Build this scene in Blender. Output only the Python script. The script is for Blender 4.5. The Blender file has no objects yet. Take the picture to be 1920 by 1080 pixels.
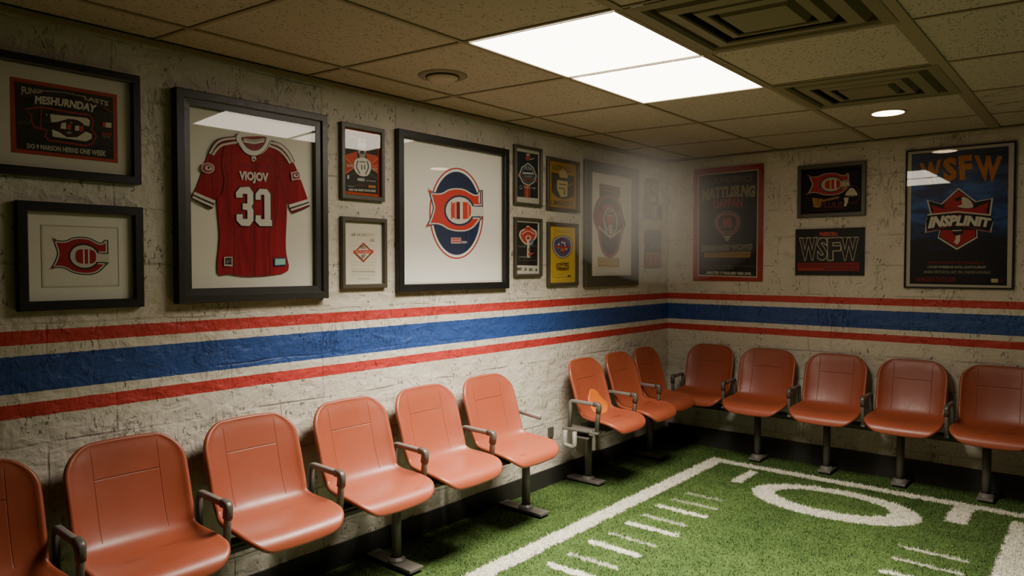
import bpy, bmesh, math, random
import numpy as np
from mathutils import Vector, Matrix
from mathutils.geometry import tessellate_polygon

random.seed(7)
rng = np.random.default_rng(11)
SC = bpy.context.scene
COL = SC.collection
PI = math.pi

# ------------------------------------------------------------------ materials
def lin(h):
    if isinstance(h, (tuple, list)):
        return tuple(h)[:3]
    h = h.lstrip('#')
    o = []
    for i in (0, 2, 4):
        c = int(h[i:i+2], 16) / 255
        o.append(c / 12.92 if c <= .04045 else ((c + .055) / 1.055) ** 2.4)
    return tuple(o)

class NT:
    """small helper round a node tree"""
    def __init__(s, name):
        s.m = bpy.data.materials.new(name)
        s.m.use_nodes = True
        s.t = s.m.node_tree
        s.t.nodes.clear()
        s.out = s.t.nodes.new('ShaderNodeOutputMaterial')
    def n(s, typ, ins=None, **kw):
        nd = s.t.nodes.new(typ)
        for k, v in kw.items():
            setattr(nd, k, v)
        for k, v in (ins or {}).items():
            sock = nd.inputs[k]
            if isinstance(v, bpy.types.NodeSocket):
                s.t.links.new(v, sock)
            else:
                if isinstance(v, (tuple, list)) and len(v) == 3 and sock.type == 'RGBA':
                    v = (*v, 1)
                sock.default_value = v
        return nd
    def math(s, op, a, b=0.0, c=0.0, clamp=False):
        nd = s.n('ShaderNodeMath', {0: a, 1: b, 2: c}, operation=op)
        nd.use_clamp = clamp
        return nd.outputs[0]
    def mix(s, f, a, b, blend='MIX'):
        nd = s.n('ShaderNodeMix', data_type='RGBA', blend_type=blend)
        for k, v in ((0, f), (6, a), (7, b)):
            if isinstance(v, bpy.types.NodeSocket):
                s.t.links.new(v, nd.inputs[k])
            else:
                nd.inputs[k].default_value = (*v, 1) if isinstance(v, (tuple, list)) and len(v) == 3 else v
        return nd.outputs[2]
    def noise(s, vec, scale, detail=4, rough=.55, dist=0.0):
        nd = s.n('ShaderNodeTexNoise', {'Scale': scale, 'Detail': detail, 'Roughness': rough, 'Distortion': dist})
        if vec is not None:
            s.t.links.new(vec, nd.inputs['Vector'])
        return nd.outputs[0]
    def ramp(s, f, a, b):
        nd = s.n('ShaderNodeMapRange', {0: f, 1: a, 2: b, 3: 0.0, 4: 1.0}, interpolation_type='SMOOTHSTEP')
        return nd.outputs[0]
    def scalevec(s, vec, sc):
        nd = s.n('ShaderNodeMapping', {'Scale': sc})
        s.t.links.new(vec, nd.inputs[0])
        return nd.outputs[0]
    def bump(s, h, strength, dist, normal=None):
        nd = s.n('ShaderNodeBump', {'Strength': strength, 'Distance': dist, 'Height': h})
        if normal is not None:
            s.t.links.new(normal, nd.inputs['Normal'])
        return nd.outputs[0]
    def principled(s, **ins):
        ren = {k.replace('_', ' '): v for k, v in ins.items()}
        nd = s.n('ShaderNodeBsdfPrincipled', ren)
        s.t.links.new(nd.outputs[0], s.out.inputs[0])
        return nd

_flat = {}
def flat(hexcol, rough=.55, spec=.3):
    key = (hexcol, rough, spec)
    if key not in _flat:
        t = NT('paint_' + str(hexcol).strip('#'))
        tc = t.n('ShaderNodeTexCoord').outputs['Object']
        nz = t.noise(tc, 60, 2)
        c = lin(hexcol)
        col = t.mix(t.math('MULTIPLY', nz, .25), c, tuple(x * .75 for x in c))
        t.principled(Base_Color=col, Roughness=rough, Specular_IOR_Level=spec)
        _flat[key] = t.m
    return _flat[key]

def wall_material(name, axis):
    t = NT(name)
    pos = t.n('ShaderNodeNewGeometry').outputs['Position']
    sep = t.n('ShaderNodeSeparateXYZ', {0: pos})
    U = sep.outputs[0 if axis == 'x' else 1]
    Z = sep.outputs[2]
    P2 = t.n('ShaderNodeCombineXYZ', {0: U, 1: Z, 2: 0.0}).outputs[0]
    warp = t.n('ShaderNodeTexNoise', {'Scale': 3.0, 'Detail': 3.0, 'Vector': P2})
    wv = t.n('ShaderNodeVectorMath', {0: warp.outputs['Color'], 1: (.5, .5, .5)}, operation='SUBTRACT').outputs[0]
    wv = t.n('ShaderNodeVectorMath', {0: wv, 'Scale': .035}, operation='SCALE').outputs[0]
    PW = t.n('ShaderNodeVectorMath', {0: P2, 1: wv}, operation='ADD').outputs[0]
    brick = t.n('ShaderNodeTexBrick', {'Vector': PW, 'Scale': 1.0, 'Mortar Size': .006, 'Mortar Smooth': .6,
                                       'Brick Width': .47, 'Row Height': .215, 'Color1': (0, 0, 0), 'Color2': (0, 0, 0), 'Mortar': (1, 1, 1)})
    joint = brick.outputs['Fac']
    jm = t.ramp(t.noise(P2, 2.3, 3), .42, .62)
    joint = t.math('MULTIPLY', joint, jm)
    # trowelled ridges, broad waves and small pits
    ridge = t.noise(t.scalevec(P2, (1.0, 1.5, 1)), 12, 3, .5, .5)
    ridge2 = t.noise(t.scalevec(P2, (1.8, .9, 1)), 30, 3, .5, .2)
    lumps = t.noise(P2, 5, 2, .5)
    pn = t.noise(t.scalevec(P2, (1.5, .75, 1)), 48, 4, .6, .5)
    pitgate = t.ramp(t.noise(t.scalevec(P2, (1.5, .8, 1)), 7, 4, .6), .47, .60)
    pit = t.math('MULTIPLY', t.ramp(pn, .56, .68), pitgate)
    crack = t.n('ShaderNodeTexNoise', {'Scale': 6.0, 'Detail': 5.0, 'Roughness': .62, 'Distortion': 1.8,
                                      'Vector': t.scalevec(P2, (2.4, .55, 1))}).outputs[0]
    crack = t.math('ABSOLUTE', t.math('SUBTRACT', crack, .5))
    crack = t.math('MULTIPLY', t.math('SUBTRACT', 1.0, t.ramp(crack, .004, .022)), t.ramp(t.noise(P2, 3.1, 3), .5, .7))
    h = t.math('ADD', t.math('MULTIPLY', ridge, .8), t.math('MULTIPLY', ridge2, .16))
    h = t.math('ADD', h, t.math('MULTIPLY', lumps, .8))
    h = t.math('SUBTRACT', h, t.math('MULTIPLY', pit, .36))
    h = t.math('SUBTRACT', h, t.math('MULTIPLY', crack, .18))
    h = t.math('SUBTRACT', h, t.math('MULTIPLY', joint, .16))
    nrm = t.bump(h, .75, .021)
    # paint
    tone = t.noise(P2, 1.6, 4)
    base = t.mix(t.ramp(tone, .3, .7), lin('#b9b1a0'), lin('#c9c2b2'))
    dirt = t.math('MAXIMUM', t.math('MULTIPLY', pit, .75), t.math('MULTIPLY', crack, .55))
    dirt = t.math('MAXIMUM', dirt, t.math('MULTIPLY', joint, .35))
    base = t.mix(dirt, base, lin('#5a5344'))
    # painted stripes, edges a little uneven
    e = t.math('MULTIPLY', t.math('SUBTRACT', t.noise(P2, 40, 3), .5), .006)
    Zj = t.math('ADD', Z, e)
    def band(z0, z1):
        return t.math('MULTIPLY', t.math('GREATER_THAN', Zj, z0), t.math('LESS_THAN', Zj, z1))
    red = t.math('MAXIMUM', band(1.222, 1.272), band(.964, 1.014))
    blue = band(1.052, 1.183)
    white = band(.964, 1.272)
    chip = t.ramp(t.noise(t.scalevec(P2, (1.0, 1.6, 1)), 34, 5, .7, .6), .655, .70)
    chip = t.math('MULTIPLY', chip, t.ramp(t.noise(P2, 2.7, 2), .42, .62))
    keep = t.math('SUBTRACT', 1.0, t.math('MULTIPLY', chip, .55))
    base = t.mix(t.math('MULTIPLY', white, .35), base, lin('#cfc8b8'))
    redc = t.mix(t.math('MULTIPLY', dirt, .5), lin('#ad3733'), lin('#5b0d0f'))
    bluec = t.mix(t.math('MULTIPLY', dirt, .6), lin('#2a4680'), lin('#0a1734'))
    base = t.mix(t.math('MULTIPLY', red, keep), base, redc)
    base = t.mix(t.math('MULTIPLY', blue, keep), base, bluec)
    rough = t.math('SUBTRACT', .62, t.math('MULTIPLY', white, .14))
    t.principled(Base_Color=base, Roughness=rough, Specular_IOR_Level=.35, Normal=nrm)
    return t.m

def ceiling_material():
    t = NT('ceiling_tile')
    pos = t.n('ShaderNodeNewGeometry').outputs['Position']
    vor = t.n('ShaderNodeTexVoronoi', {'Vector': t.scalevec(pos, (1.0, 1.6, 1)), 'Scale': 48.0, 'Randomness': 1.0}).outputs['Distance']
    gate = t.ramp(t.noise(pos, 38, 2), .42, .56)
    fleck = t.math('MULTIPLY', t.math('SUBTRACT', 1.0, t.ramp(vor, .18, .36)), gate)
    fine = t.noise(pos, 150, 3)
    base = t.mix(t.noise(pos, 1.3, 3), lin('#aea594'), lin('#bbb2a0'))
    base = t.mix(t.math('MULTIPLY', fleck, .62), base, lin('#4d452f'))
    # one stained tile by the far wall
    sep = t.n('ShaderNodeSeparateXYZ', {0: pos})
    X, Y = sep.outputs[0], sep.outputs[1]
    mask = t.math('MULTIPLY', t.math('GREATER_THAN', X, -1.19), t.math('LESS_THAN', X, -.52))
    mask = t.math('MULTIPLY', mask, t.math('MULTIPLY', t.math('LESS_THAN', Y, -2.37), t.math('GREATER_THAN', Y, -3.0)))
    streak = t.ramp(t.noise(t.scalevec(pos, (9, 1.6, 1)), 2.6, 6, .7, .8), .5, .66)
    base = t.mix(t.math('MULTIPLY', t.math('MULTIPLY', mask, streak), .75), base, lin('#3a3020'))
    nrm = t.bump(t.math('SUBTRACT', t.math('MULTIPLY', fine, .2), fleck), .5, .004)
    t.principled(Base_Color=base, Roughness=.9, Specular_IOR_Level=.1, Normal=nrm)
    return t.m

def plastic_material(name, c1, c2):
    t = NT(name)
    uv = t.n('ShaderNodeUVMap', uv_map='panel').outputs[0]
    sep = t.n('ShaderNodeSeparateXYZ', {0: uv})
    x = t.math('ABSOLUTE', t.math('SUBTRACT', sep.outputs[0], .5))
    v = sep.outputs[1]
    gv = t.math('SUBTRACT', 1.0, t.ramp(t.math('ABSOLUTE', t.math('SUBTRACT', x, .118)), .0006, .0026))
    gv = t.math('MULTIPLY', gv, t.math('MULTIPLY', t.math('GREATER_THAN', v, .02), t.math('LESS_THAN', v, .36)))
    gh = t.math('SUBTRACT', 1.0, t.ramp(t.math('ABSOLUTE', t.math('SUBTRACT', v, .128)), .0006, .0032))
    gh = t.math('MULTIPLY', gh, t.math('LESS_THAN', x, .118))
    groove = t.math('MAXIMUM', t.math('MULTIPLY', gv, .7), gh)
    tc = t.n('ShaderNodeTexCoord').outputs['Object']
    oi = t.n('ShaderNodeObjectInfo').outputs['Random']
    shift = t.n('ShaderNodeVectorMath', {0: tc, 1: t.n('ShaderNodeCombineXYZ', {0: t.math('MULTIPLY', oi, 9.0)}).outputs[0]}, operation='ADD').outputs[0]
    base = t.mix(t.noise(shift, 6, 4), lin(c1), lin(c2))
    scuff = t.math('MULTIPLY', t.ramp(t.noise(t.scalevec(shift, (1, 2.6, 2.0)), 7, 4, .55), .62, .74),
                   t.math('MULTIPLY', t.math('GREATER_THAN', v, .43), t.math('LESS_THAN', x, .2)))
    base = t.mix(t.math('MULTIPLY', scuff, .45), base, lin('#4a1712'))
    base = t.mix(t.math('MULTIPLY', groove, .5), base, lin('#3f0f0a'))
    rough = t.math('ADD', .33, t.math('MULTIPLY', t.noise(shift, 30, 4), .16))
    nrm = t.bump(t.math('SUBTRACT', t.math('MULTIPLY', t.noise(shift, 25, 3), .05), groove), .55, .003)
    t.principled(Base_Color=base, Roughness=rough, Specular_IOR_Level=.5, Normal=nrm)
    return t.m

def metal_material(name, c, rough=.45, metallic=.6):
    t = NT(name)
    tc = t.n('ShaderNodeTexCoord').outputs['Object']
    base = t.mix(t.noise(tc, 25, 5), lin(c), tuple(x * .8 for x in lin(c)))
    r = t.math('ADD', rough - .08, t.math('MULTIPLY', t.noise(tc, 60, 3), .2))
    t.principled(Base_Color=base, Roughness=r, Metallic=metallic)
    return t.m

def glass_material():
    t = NT('picture_glass')
    tr = t.n('ShaderNodeBsdfTransparent', {'Color': (.985, .985, .975)}).outputs[0]
    gl = t.n('ShaderNodeBsdfGlossy', {'Color': (1, 1, 1), 'Roughness': .015}).outputs[0]
    g = t.n('ShaderNodeNewGeometry')
    c = t.n('ShaderNodeVectorMath', {0: g.outputs['Incoming'], 1: g.outputs['Normal']}, operation='DOT_PRODUCT').outputs['Value']
    c = t.math('SUBTRACT', 1.0, t.math('ABSOLUTE', c), clamp=True)
    fr = t.math('ADD', .045, t.math('MULTIPLY', t.math('POWER', c, 5.0), .9))
    mx = t.n('ShaderNodeMixShader', {0: fr, 1: tr, 2: gl})
    t.t.links.new(mx.outputs[0], t.out.inputs[0])
    return t.m

def emission_material(name, c, s):
    t = NT(name)
    pos = t.n('ShaderNodeNewGeometry').outputs['Position']
    k = t.math('ADD', s * .97, t.math('MULTIPLY', t.noise(pos, 3, 1), s * .06))
    e = t.n('ShaderNodeEmission', {'Color': lin(c), 'Strength': k})
    t.t.links.new(e.outputs[0], t.out.inputs[0])
    return t.m

def attr_material(name, attr, rough, translucent=False, noise_scale=30):
    t = NT(name)
    a = t.n('ShaderNodeAttribute', attribute_name=attr).outputs['Color']
    pos = t.n('ShaderNodeNewGeometry').outputs['Position']
    d = t.mix(1.0, a, t.mix(t.noise(pos, noise_scale, 4), (.55, .55, .5), (1.25, 1.25, 1.15)), 'MULTIPLY')
    t.principled(Base_Color=d, Roughness=rough, Specular_IOR_Level=.2)
    return t.m

M = dict(
    wall_x=wall_material('painted_block_long', 'x'),
    wall_y=wall_material('painted_block_short', 'y'),
    plain=flat('#4f493e', .8, .1),
    ceil=ceiling_material(),
    tbar=flat('#93876b', .6, .3),
    plastic=plastic_material('orange_red_plastic', '#883f27', '#924931'),
    metal=metal_material('grey_painted_steel', '#67625a', .45, .2),
    darkmetal=metal_material('dark_painted_steel', '#3d3b36', .4),
    pad=metal_material('dark_grey_armrest', '#77726a', .42, .1),
    rubber=flat('#2a2824', .5, .4),
    frame=metal_material('black_frame', '#141310', .42, 0.0),
    frame2=metal_material('charcoal_frame', '#2c2a25', .38, 0.0),
    frame3=metal_material('taupe_frame', '#4a4536', .4, 0.0),
    glass=glass_material(),
    vent=flat('#80785a', .55, .3),
    dark=flat('#14130e', .9, .1),
)

# ------------------------------------------------------------------ mesh helpers
def new_obj(name, me, mat=None, parent=None):
    o = bpy.data.objects.new(name, me)
    COL.objects.link(o)
    if mat is not None:
        for m in (mat if isinstance(mat, (list, tuple)) else [mat]):
            me.materials.append(m)
    if parent is not None:
        o.parent = parent
    return o

def from_bm(name, bm, mat=None, parent=None, smooth=False):
    bmesh.ops.recalc_face_normals(bm, faces=bm.faces)
    me = bpy.data.meshes.new(name)
    bm.to_mesh(me)
    bm.free()
    if smooth:
        for p in me.polygons:
            p.use_smooth = True
    return new_obj(name, me, mat, parent)

def add_box(bm, x0, x1, y0, y1, z0, z1, bevel=0.0, mi=0):
    vs = [bm.verts.new((x, y, z)) for x in (x0, x1) for y in (y0, y1) for z in (z0, z1)]
    idx = [(0, 1, 3, 2), (4, 6, 7, 5), (0, 4, 5, 1), (2, 3, 7, 6), (0, 2, 6, 4), (1, 5, 7, 3)]
    fs = [bm.faces.new([vs[i] for i in q]) for q in idx]
    for f in fs:
        f.material_index = mi
    if bevel:
        es = list({e for f in fs for e in f.edges})
        bmesh.ops.bevel(bm, geom=es, offset=bevel, segments=2, affect='EDGES', profile=.6)

def add_tube(bm, pts, w, d=None, up=(0, 0, 1), n=10, round_=True):
    """sweep an ellipse (or rounded box) of width w, depth d along pts"""
    d = d or w
    pts = [Vector(p) for p in pts]
    rings = []
    for i, p in enumerate(pts):
        a = pts[max(i-1, 0)]
        b = pts[min(i+1, len(pts)-1)]
        t = (b - a).normalized()
        u = Vector(up)
        if abs(t.dot(u)) > .95:
            u = Vector((0, 1, 0)) if abs(t.y) < .9 else Vector((1, 0, 0))
        s = t.cross(u).normalized()
        u = s.cross(t).normalized()
        ring = []
        for k in range(n):
            ang = 2 * PI * (k + .5) / n
            c, sn = math.cos(ang), math.sin(ang)
            if not round_:
                q = max(abs(c), abs(sn)) ** .8
                c, sn = c / q, sn / q
            ring.append(bm.verts.new(p + s * c * w / 2 + u * sn * d / 2))
        rings.append(ring)
    for a, b in zip(rings, rings[1:]):
        for k in range(n):
            bm.faces.new([a[k], a[(k+1) % n], b[(k+1) % n], b[k]])
    bm.faces.new(rings[0][::-1])
    bm.faces.new(rings[-1])

def rounded_path(pts, r, k=4):
    pts = [Vector(p) for p in pts]
    out = [pts[0]]
    for a, b, c in zip(pts, pts[1:], pts[2:]):
        d1 = (a - b).normalized()
        d2 = (c - b).normalized()
        p, q = b + d1 * r, b + d2 * r
        for i in range(k + 1):
            f = i / k
            out.append((1-f)**2 * p + 2*f*(1-f) * b + f*f * q)
    out.append(pts[-1])
    return out

def add_disc(bm, cx, cy, prof, n=32, mi=0):
    """lathe about a vertical axis; prof = [(r,z),...]"""
    rings = []
    for r, z in prof:
        if r < 1e-6:
            rings.append([bm.verts.new((cx, cy, z))])
        else:
            rings.append([bm.verts.new((cx + r*math.cos(2*PI*k/n), cy + r*math.sin(2*PI*k/n), z)) for k in range(n)])
    for a, b in zip(rings, rings[1:]):
        for k in range(n):
            k2 = (k+1) % n
            if len(a) == 1 and len(b) == 1:
                continue
            if len(a) == 1:
                f = bm.faces.new([a[0], b[k], b[k2]])
            elif len(b) == 1:
                f = bm.faces.new([a[k], b[0], a[k2]])
            else:
                f = bm.faces.new([a[k], b[k], b[k2], a[k2]])
            f.material_index = mi

def thing(name, label, cat, loc=(0, 0, 0), rz=0.0, group=None):
    o = bpy.data.objects.new(name, None)
    COL.objects.link(o)
    o.location = loc
    o.rotation_euler = (0, 0, rz)
    o.empty_display_size = .1
    tag(o, label, cat, group)
    return o

def tag(o, label, cat, group=None):
    o['label'] = label
    o['category'] = cat
    if group:
        o['group'] = group
    return o

def struct(o):
    o['kind'] = 'structure'
    return o

# ------------------------------------------------------------------ room shell
XB, YB, HC = -7.6, -5.2, 2.40      # back of the room, near side, ceiling height
SH = .11                           # the ceiling grid runs a little askew to the walls

def quad(name, pts, mat):
    bm = bmesh.new()
    bm.faces.new([bm.verts.new(p) for p in pts])
    me = bpy.data.meshes.new(name)
    bm.to_mesh(me)
    bm.free()
    return struct(new_obj(name, me, mat))

def slab(name, x0, x1, y0, y1, z0, z1, mat):
    bm = bmesh.new()
    add_box(bm, x0, x1, y0, y1, z0, z1)
    return struct(from_bm(name, bm, mat))

slab('wall_left', XB, 0.12, 0, .12, 0, HC + .3, M['wall_x'])
slab('wall_right', 0, .12, YB, 0, 0, HC + .3, M['wall_y'])
slab('wall_back', XB - .12, XB, YB, .12, 0, HC + .3, M['plain'])
slab('wall_near', XB, .12, YB - .12, YB, 0, HC + .3, M['plain'])

def baseboard(name, x0, x1, y0, y1, h):
    bm = bmesh.new()
    add_box(bm, x0, x1, y0, y1, 0, h, .003)
    return struct(from_bm(name, bm, M['rubber']))
baseboard('baseboard_left', XB, 0, -.013, 0, .118)
baseboard('baseboard_right', -.013, 0, YB, -.013, .155)

# ceiling: sheared grid of lay-in tiles, left open where fixtures sit
xl = [-3.60 + .708 * i for i in range(-7, 7)]
yl = [.45, -.25, -.925, -1.60, -2.33, -3.01, -3.69, -4.37, -5.3]
def gx(k, y):
    return k - SH * y
fixture_cells = set()
def cell_of(x, y):
    i = max(k for k in range(len(xl)) if gx(xl[k], y) <= x)
    j = max(k for k in range(len(yl)) if yl[k] >= y)
    return i, j
PANELS = [cell_of(-3.1, -1.25), cell_of(-2.4, -1.25)]
VENTS = [cell_of(-3.05, -1.95), cell_of(-1.65, -1.95)]
for c in PANELS + VENTS:
    fixture_cells.add(c)
bm = bmesh.new()
for i in range(len(xl) - 1):
    for j in range(len(yl) - 1):
        if (i, j) in fixture_cells:
            continue
        y0, y1 = yl[j], yl[j+1]
        pts = [(gx(xl[i], y0), y0), (gx(xl[i+1], y0), y0), (gx(xl[i+1], y1), y1), (gx(xl[i], y1), y1)]
        bm.faces.new([bm.verts.new((x, y, HC)) for x, y in pts])
me = bpy.data.meshes.new('ceiling')
bm.to_mesh(me)
bm.free()
struct(new_obj('ceiling', me, M['ceil']))
quad('ceiling_slab', [(XB, YB, HC + .3), (.1, YB, HC + .3), (.1, .1, HC + .3), (XB, .1, HC + .3)], M['dark']).name = 'trim_4'

# suspended grid bars
bm = bmesh.new()
def bar(p, q, w, z0=HC - .006, z1=HC + .012):
    p, q = Vector((*p, 0)), Vector((*q, 0))
    s = (q - p).normalized().cross(Vector((0, 0, 1))) * w / 2
    vs = [bm.verts.new((v.x, v.y, z)) for z in (z0, z1) for v in (p + s, q + s, q - s, p - s)]
    for f in ((0, 1, 2, 3), (4, 7, 6, 5), (0, 4, 5, 1), (1, 5, 6, 2), (2, 6, 7, 3), (3, 7, 4, 0)):
        bm.faces.new([vs[i] for i in f])
for j, y in enumerate(yl[1:-1]):
    bar((XB, y), (0, y), {3: .062, 2: .034}.get(j, .018))
for k in xl:
    bar((gx(k, 0), 0), (gx(k, YB), YB), .017, HC - .005)
struct(from_bm('trim_1', bm, M['tbar']))
bm = bmesh.new()
add_box(bm, XB, 0, -.02, 0, HC - .03, HC - .007, .002)
struct(from_bm('trim_2', bm, M['tbar']))
bm = bmesh.new()
add_box(bm, -.02, 0, YB, -.02, HC - .016, HC - .007, .002)
struct(from_bm('trim_3', bm, M['tbar']))

def cell_pt(c, u, v, inset=0.0):
    """point inside a ceiling cell, u along the long wall 0..1, v away from it 0..1"""
    y0, y1 = yl[c[1]], yl[c[1]+1]
    y = y0 + (y1 - y0) * v
    x = gx(xl[c[0]], y) + (xl[c[0]+1] - xl[c[0]]) * u
    return x, y

# ------------------------------------------------------------------ light panels
EMIT = 5.0
m_panel = emission_material('lit_diffuser', '#fff1dc', EMIT)
def light_panel(c, label, vlo, vhi):
    cx, cy = cell_pt(c, .5, .5)
    r = thing('ceiling_light', label, 'ceiling light', (cx, cy, HC), 0, 'lit ceiling panels')
    def ring(u0, u1, v0, v1, z):
        return [Vector((*cell_pt(c, u, v), z)) - Vector((cx, cy, HC)) for u, v in ((u0, v0), (u1, v0), (u1, v1), (u0, v1))]
    b = bmesh.new()
    o_, i_ = ring(.005, .995, .005, .995, HC - .0075), ring(.018, .982, .03, .97, HC - .0085)
    t_ = ring(.018, .982, .03, .97, HC + .02)
    O, I, T = ([b.verts.new(p) for p in q] for q in (o_, i_, t_))
    for k in range(4):
        k2 = (k+1) % 4
        b.faces.new([O[k], O[k2], I[k2], I[k]])
        b.faces.new([I[k], I[k2], T[k2], T[k]])
    from_bm('frame', b, M['tbar'], r)
    b = bmesh.new()
    b.faces.new([b.verts.new(p) for p in ring(.016, .984, .028, .972, HC - .004)])
    me = bpy.data.meshes.new('diffuser')
    b.to_mesh(me)
    b.free()
    new_obj('diffuser', me, m_panel, r)
    ld = bpy.data.lights.new('panel_lamp', 'AREA')
    ld.shape, ld.size, ld.size_y = 'RECTANGLE', .60, .58
    ld.energy, ld.spread, ld.color = 27.0, math.radians(112), (1.0, .92, .80)
    lo = bpy.data.objects.new('panel_lamp', ld)
    COL.objects.link(lo)
    lo.parent = r
    lo.location = (0, 0, -.012)
light_panel(PANELS[0], 'large lit white ceiling panel nearer the camera, left of its twin', 0, 1)
light_panel(PANELS[1], 'large lit white ceiling panel farther back, nearer the corner', 0, 1)

# ------------------------------------------------------------------ air vents
def air_vent(c, label):
    cx, cy = cell_pt(c, .5, .5)
    r = thing('ceiling_vent', label, 'air vent', (cx, cy, HC), 0, 'square ceiling air vents')
    def P_(u, v, z):
        x, y = cell_pt(c, u, v)
        return (x - cx, y - cy, z)
    def loop(b, e, z):
        return [b.verts.new(P_(u, v, z)) for u, v in ((e, e), (1-e, e), (1-e, 1-e), (e, 1-e))]
    def strip(b, A, B):
        for k in range(4):
            b.faces.new([A[k], A[(k+1) % 4], B[(k+1) % 4], B[k]])
    b = bmesh.new()
    A, B, C2, D = loop(b, .012, -.008), loop(b, .075, -.012), loop(b, .085, .0), loop(b, .085, .13)
    strip(b, A, B); strip(b, B, C2); strip(b, C2, D)
    from_bm('frame', b, M['vent'], r)
    for e0, e1 in ((.135, .20), (.255, .30)):
        b = bmesh.new()
        A, B, C2 = loop(b, e0 - .035, .035), loop(b, e0, -.012), loop(b, e1, -.017)
        D, E2 = loop(b, e1 + .004, -.010), loop(b, e1 - .03, .032)
        strip(b, A, B); strip(b, B, C2); strip(b, C2, D); strip(b, D, E2)
        from_bm('louver', b, M['vent'], r)
    b = bmesh.new()
    A, B = loop(b, .31, .03), loop(b, .35, -.020)
    strip(b, A, B)
    b.faces.new(B)
    from_bm('center_plate', b, M['vent'], r)
    b = bmesh.new()
    A, B = loop(b, .03, .13), loop(b, .03, -.002)
    b.faces.new(A)
    from_bm('duct', b, M['dark'], r)
air_vent(VENTS[0], 'large square ceiling air vent at the top edge beside the nearer light panel')
air_vent(VENTS[1], 'square ceiling air vent with nested louvers above the small round downlight')

# smoke detector and downlight
r = thing('smoke_detector', 'flat round beige detector disc on ceiling tile left of the light panels', 'smoke detector', (-3.185, -.49, HC))
bm = bmesh.new()
add_disc(bm, 0, 0, [(.118, 0), (.115, -.004), (.098, -.008), (.092, -.005), (0, -.005)])
from_bm('base', bm, M['vent'], r, True)
bm = bmesh.new()
add_disc(bm, 0, 0, [(.076, -.005), (.074, -.013), (.060, -.021), (.03, -.023), (0, -.023)])
from_bm('cover', bm, flat('#b5a98c', .5, .3), r, True)
bm = bmesh.new()
add_disc(bm, 0, 0, [(.076, -.007), (.079, -.0095), (.0765, -.012)])
from_bm('vent_slot', bm, M['dark'], r)

DL = (-.93, -1.905)
r = thing('downlight', 'small round lit downlight recessed in the ceiling by the right wall', 'downlight', (*DL, HC))
bm = bmesh.new()
add_disc(bm, 0, 0, [(.085, -.004), (.098, -.006), (.102, -.001), (.102, 0)])
from_bm('trim_ring', bm, flat('#b7a184', .4, .4), r, True)
bm = bmesh.new()
add_disc(bm, 0, 0, [(.0855, -.0045), (0, -.0055)])
from_bm('lens', bm, emission_material('warm_lens', '#ffd9b5', 7.0), r)

# ------------------------------------------------------------------ turf floor with painted field marks
GREEN_A, GREEN_B = np.array(lin('#344a21')), np.array(lin('#536b36'))
WHITE = np.array(lin('#d9d5c8'))
def vnoise(x, y, s, seed):
    """cheap value noise for arrays"""
    xi, yi = np.floor(x*s).astype(np.int64), np.floor(y*s).astype(np.int64)
    fx, fy = x*s - xi, y*s - yi
    fx, fy = fx*fx*(3-2*fx), fy*fy*(3-2*fy)
    def h(a, b):
        n = (a*374761393 + b*668265263 + seed*1274126177) & 0x7fffffff
        n = ((n ^ (n >> 13)) * 1103515245) & 0x7fffffff
        return (n & 0xffff) / 65535.0
    return (h(xi, yi)*(1-fx) + h(xi+1, yi)*fx)*(1-fy) + (h(xi, yi+1)*(1-fx) + h(xi+1, yi+1)*fx)*fy
RECTS = [(-9, -.30, -.665, -.555, 1), (-.405, -.315, -6, -.555, 1), (-.82, -.47, -.985, -.915, 1), (-.755, -.41, -2.31, -2.2, 1),
         (-9, -.50, -2.83, -2.51, 1)]
for k in range(8):
    RECTS.append((-1.625 - .38*k, -1.575 - .38*k, -1.105, -.775, 1))
    RECTS.append((-1.443 - .38*k, -1.413 - .38*k, -1.09, -.79, .45 + .1*(k % 2)))
    RECTS.append((-1.775 - .38*k, -1.725 - .38*k, -2.42, -2.085, 1))
    RECTS.append((-1.56 - .38*k, -1.53 - .38*k, -2.41, -2.09, .7))
RECTS.append((-1.265, -1.235, -1.06, -.80, .35))
RECTS.append((-1.365, -1.335, -2.41, -2.085, .75))
def white_mask(x, y):
    jx = x + (vnoise(x, y, 70, 1) - .5) * .022
    jy = y + (vnoise(x, y, 70, 2) - .5) * .022
    m = np.zeros_like(x)
    for x0, x1, y0, y1, s in RECTS:
        m = np.maximum(m, s * ((jx > x0) & (jx < x1) & (jy > y0) & (jy < y1)))
    a = ((jx + .85)/.31)**2 + ((jy + 1.60)/.50)**2
    b = ((jx + .83)/.195)**2 + ((jy + 1.585)/.345)**2
    return np.maximum(m, 1.0 * ((a < 1) & (b > 1)))
def turf_color(x, y, jitter):
    k = (vnoise(x, y, 3.0, 5)*.5 + vnoise(x, y, 11, 6)*.5)
    k = np.clip(k + jitter, 0, 1)[:, None]
    g = GREEN_A*(1-k) + GREEN_B*k
    w = white_mask(x, y)[:, None]
    wc = WHITE * (.86 + .22*vnoise(x, y, 40, 9)[:, None])
    return g*(1-w) + wc*w

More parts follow.
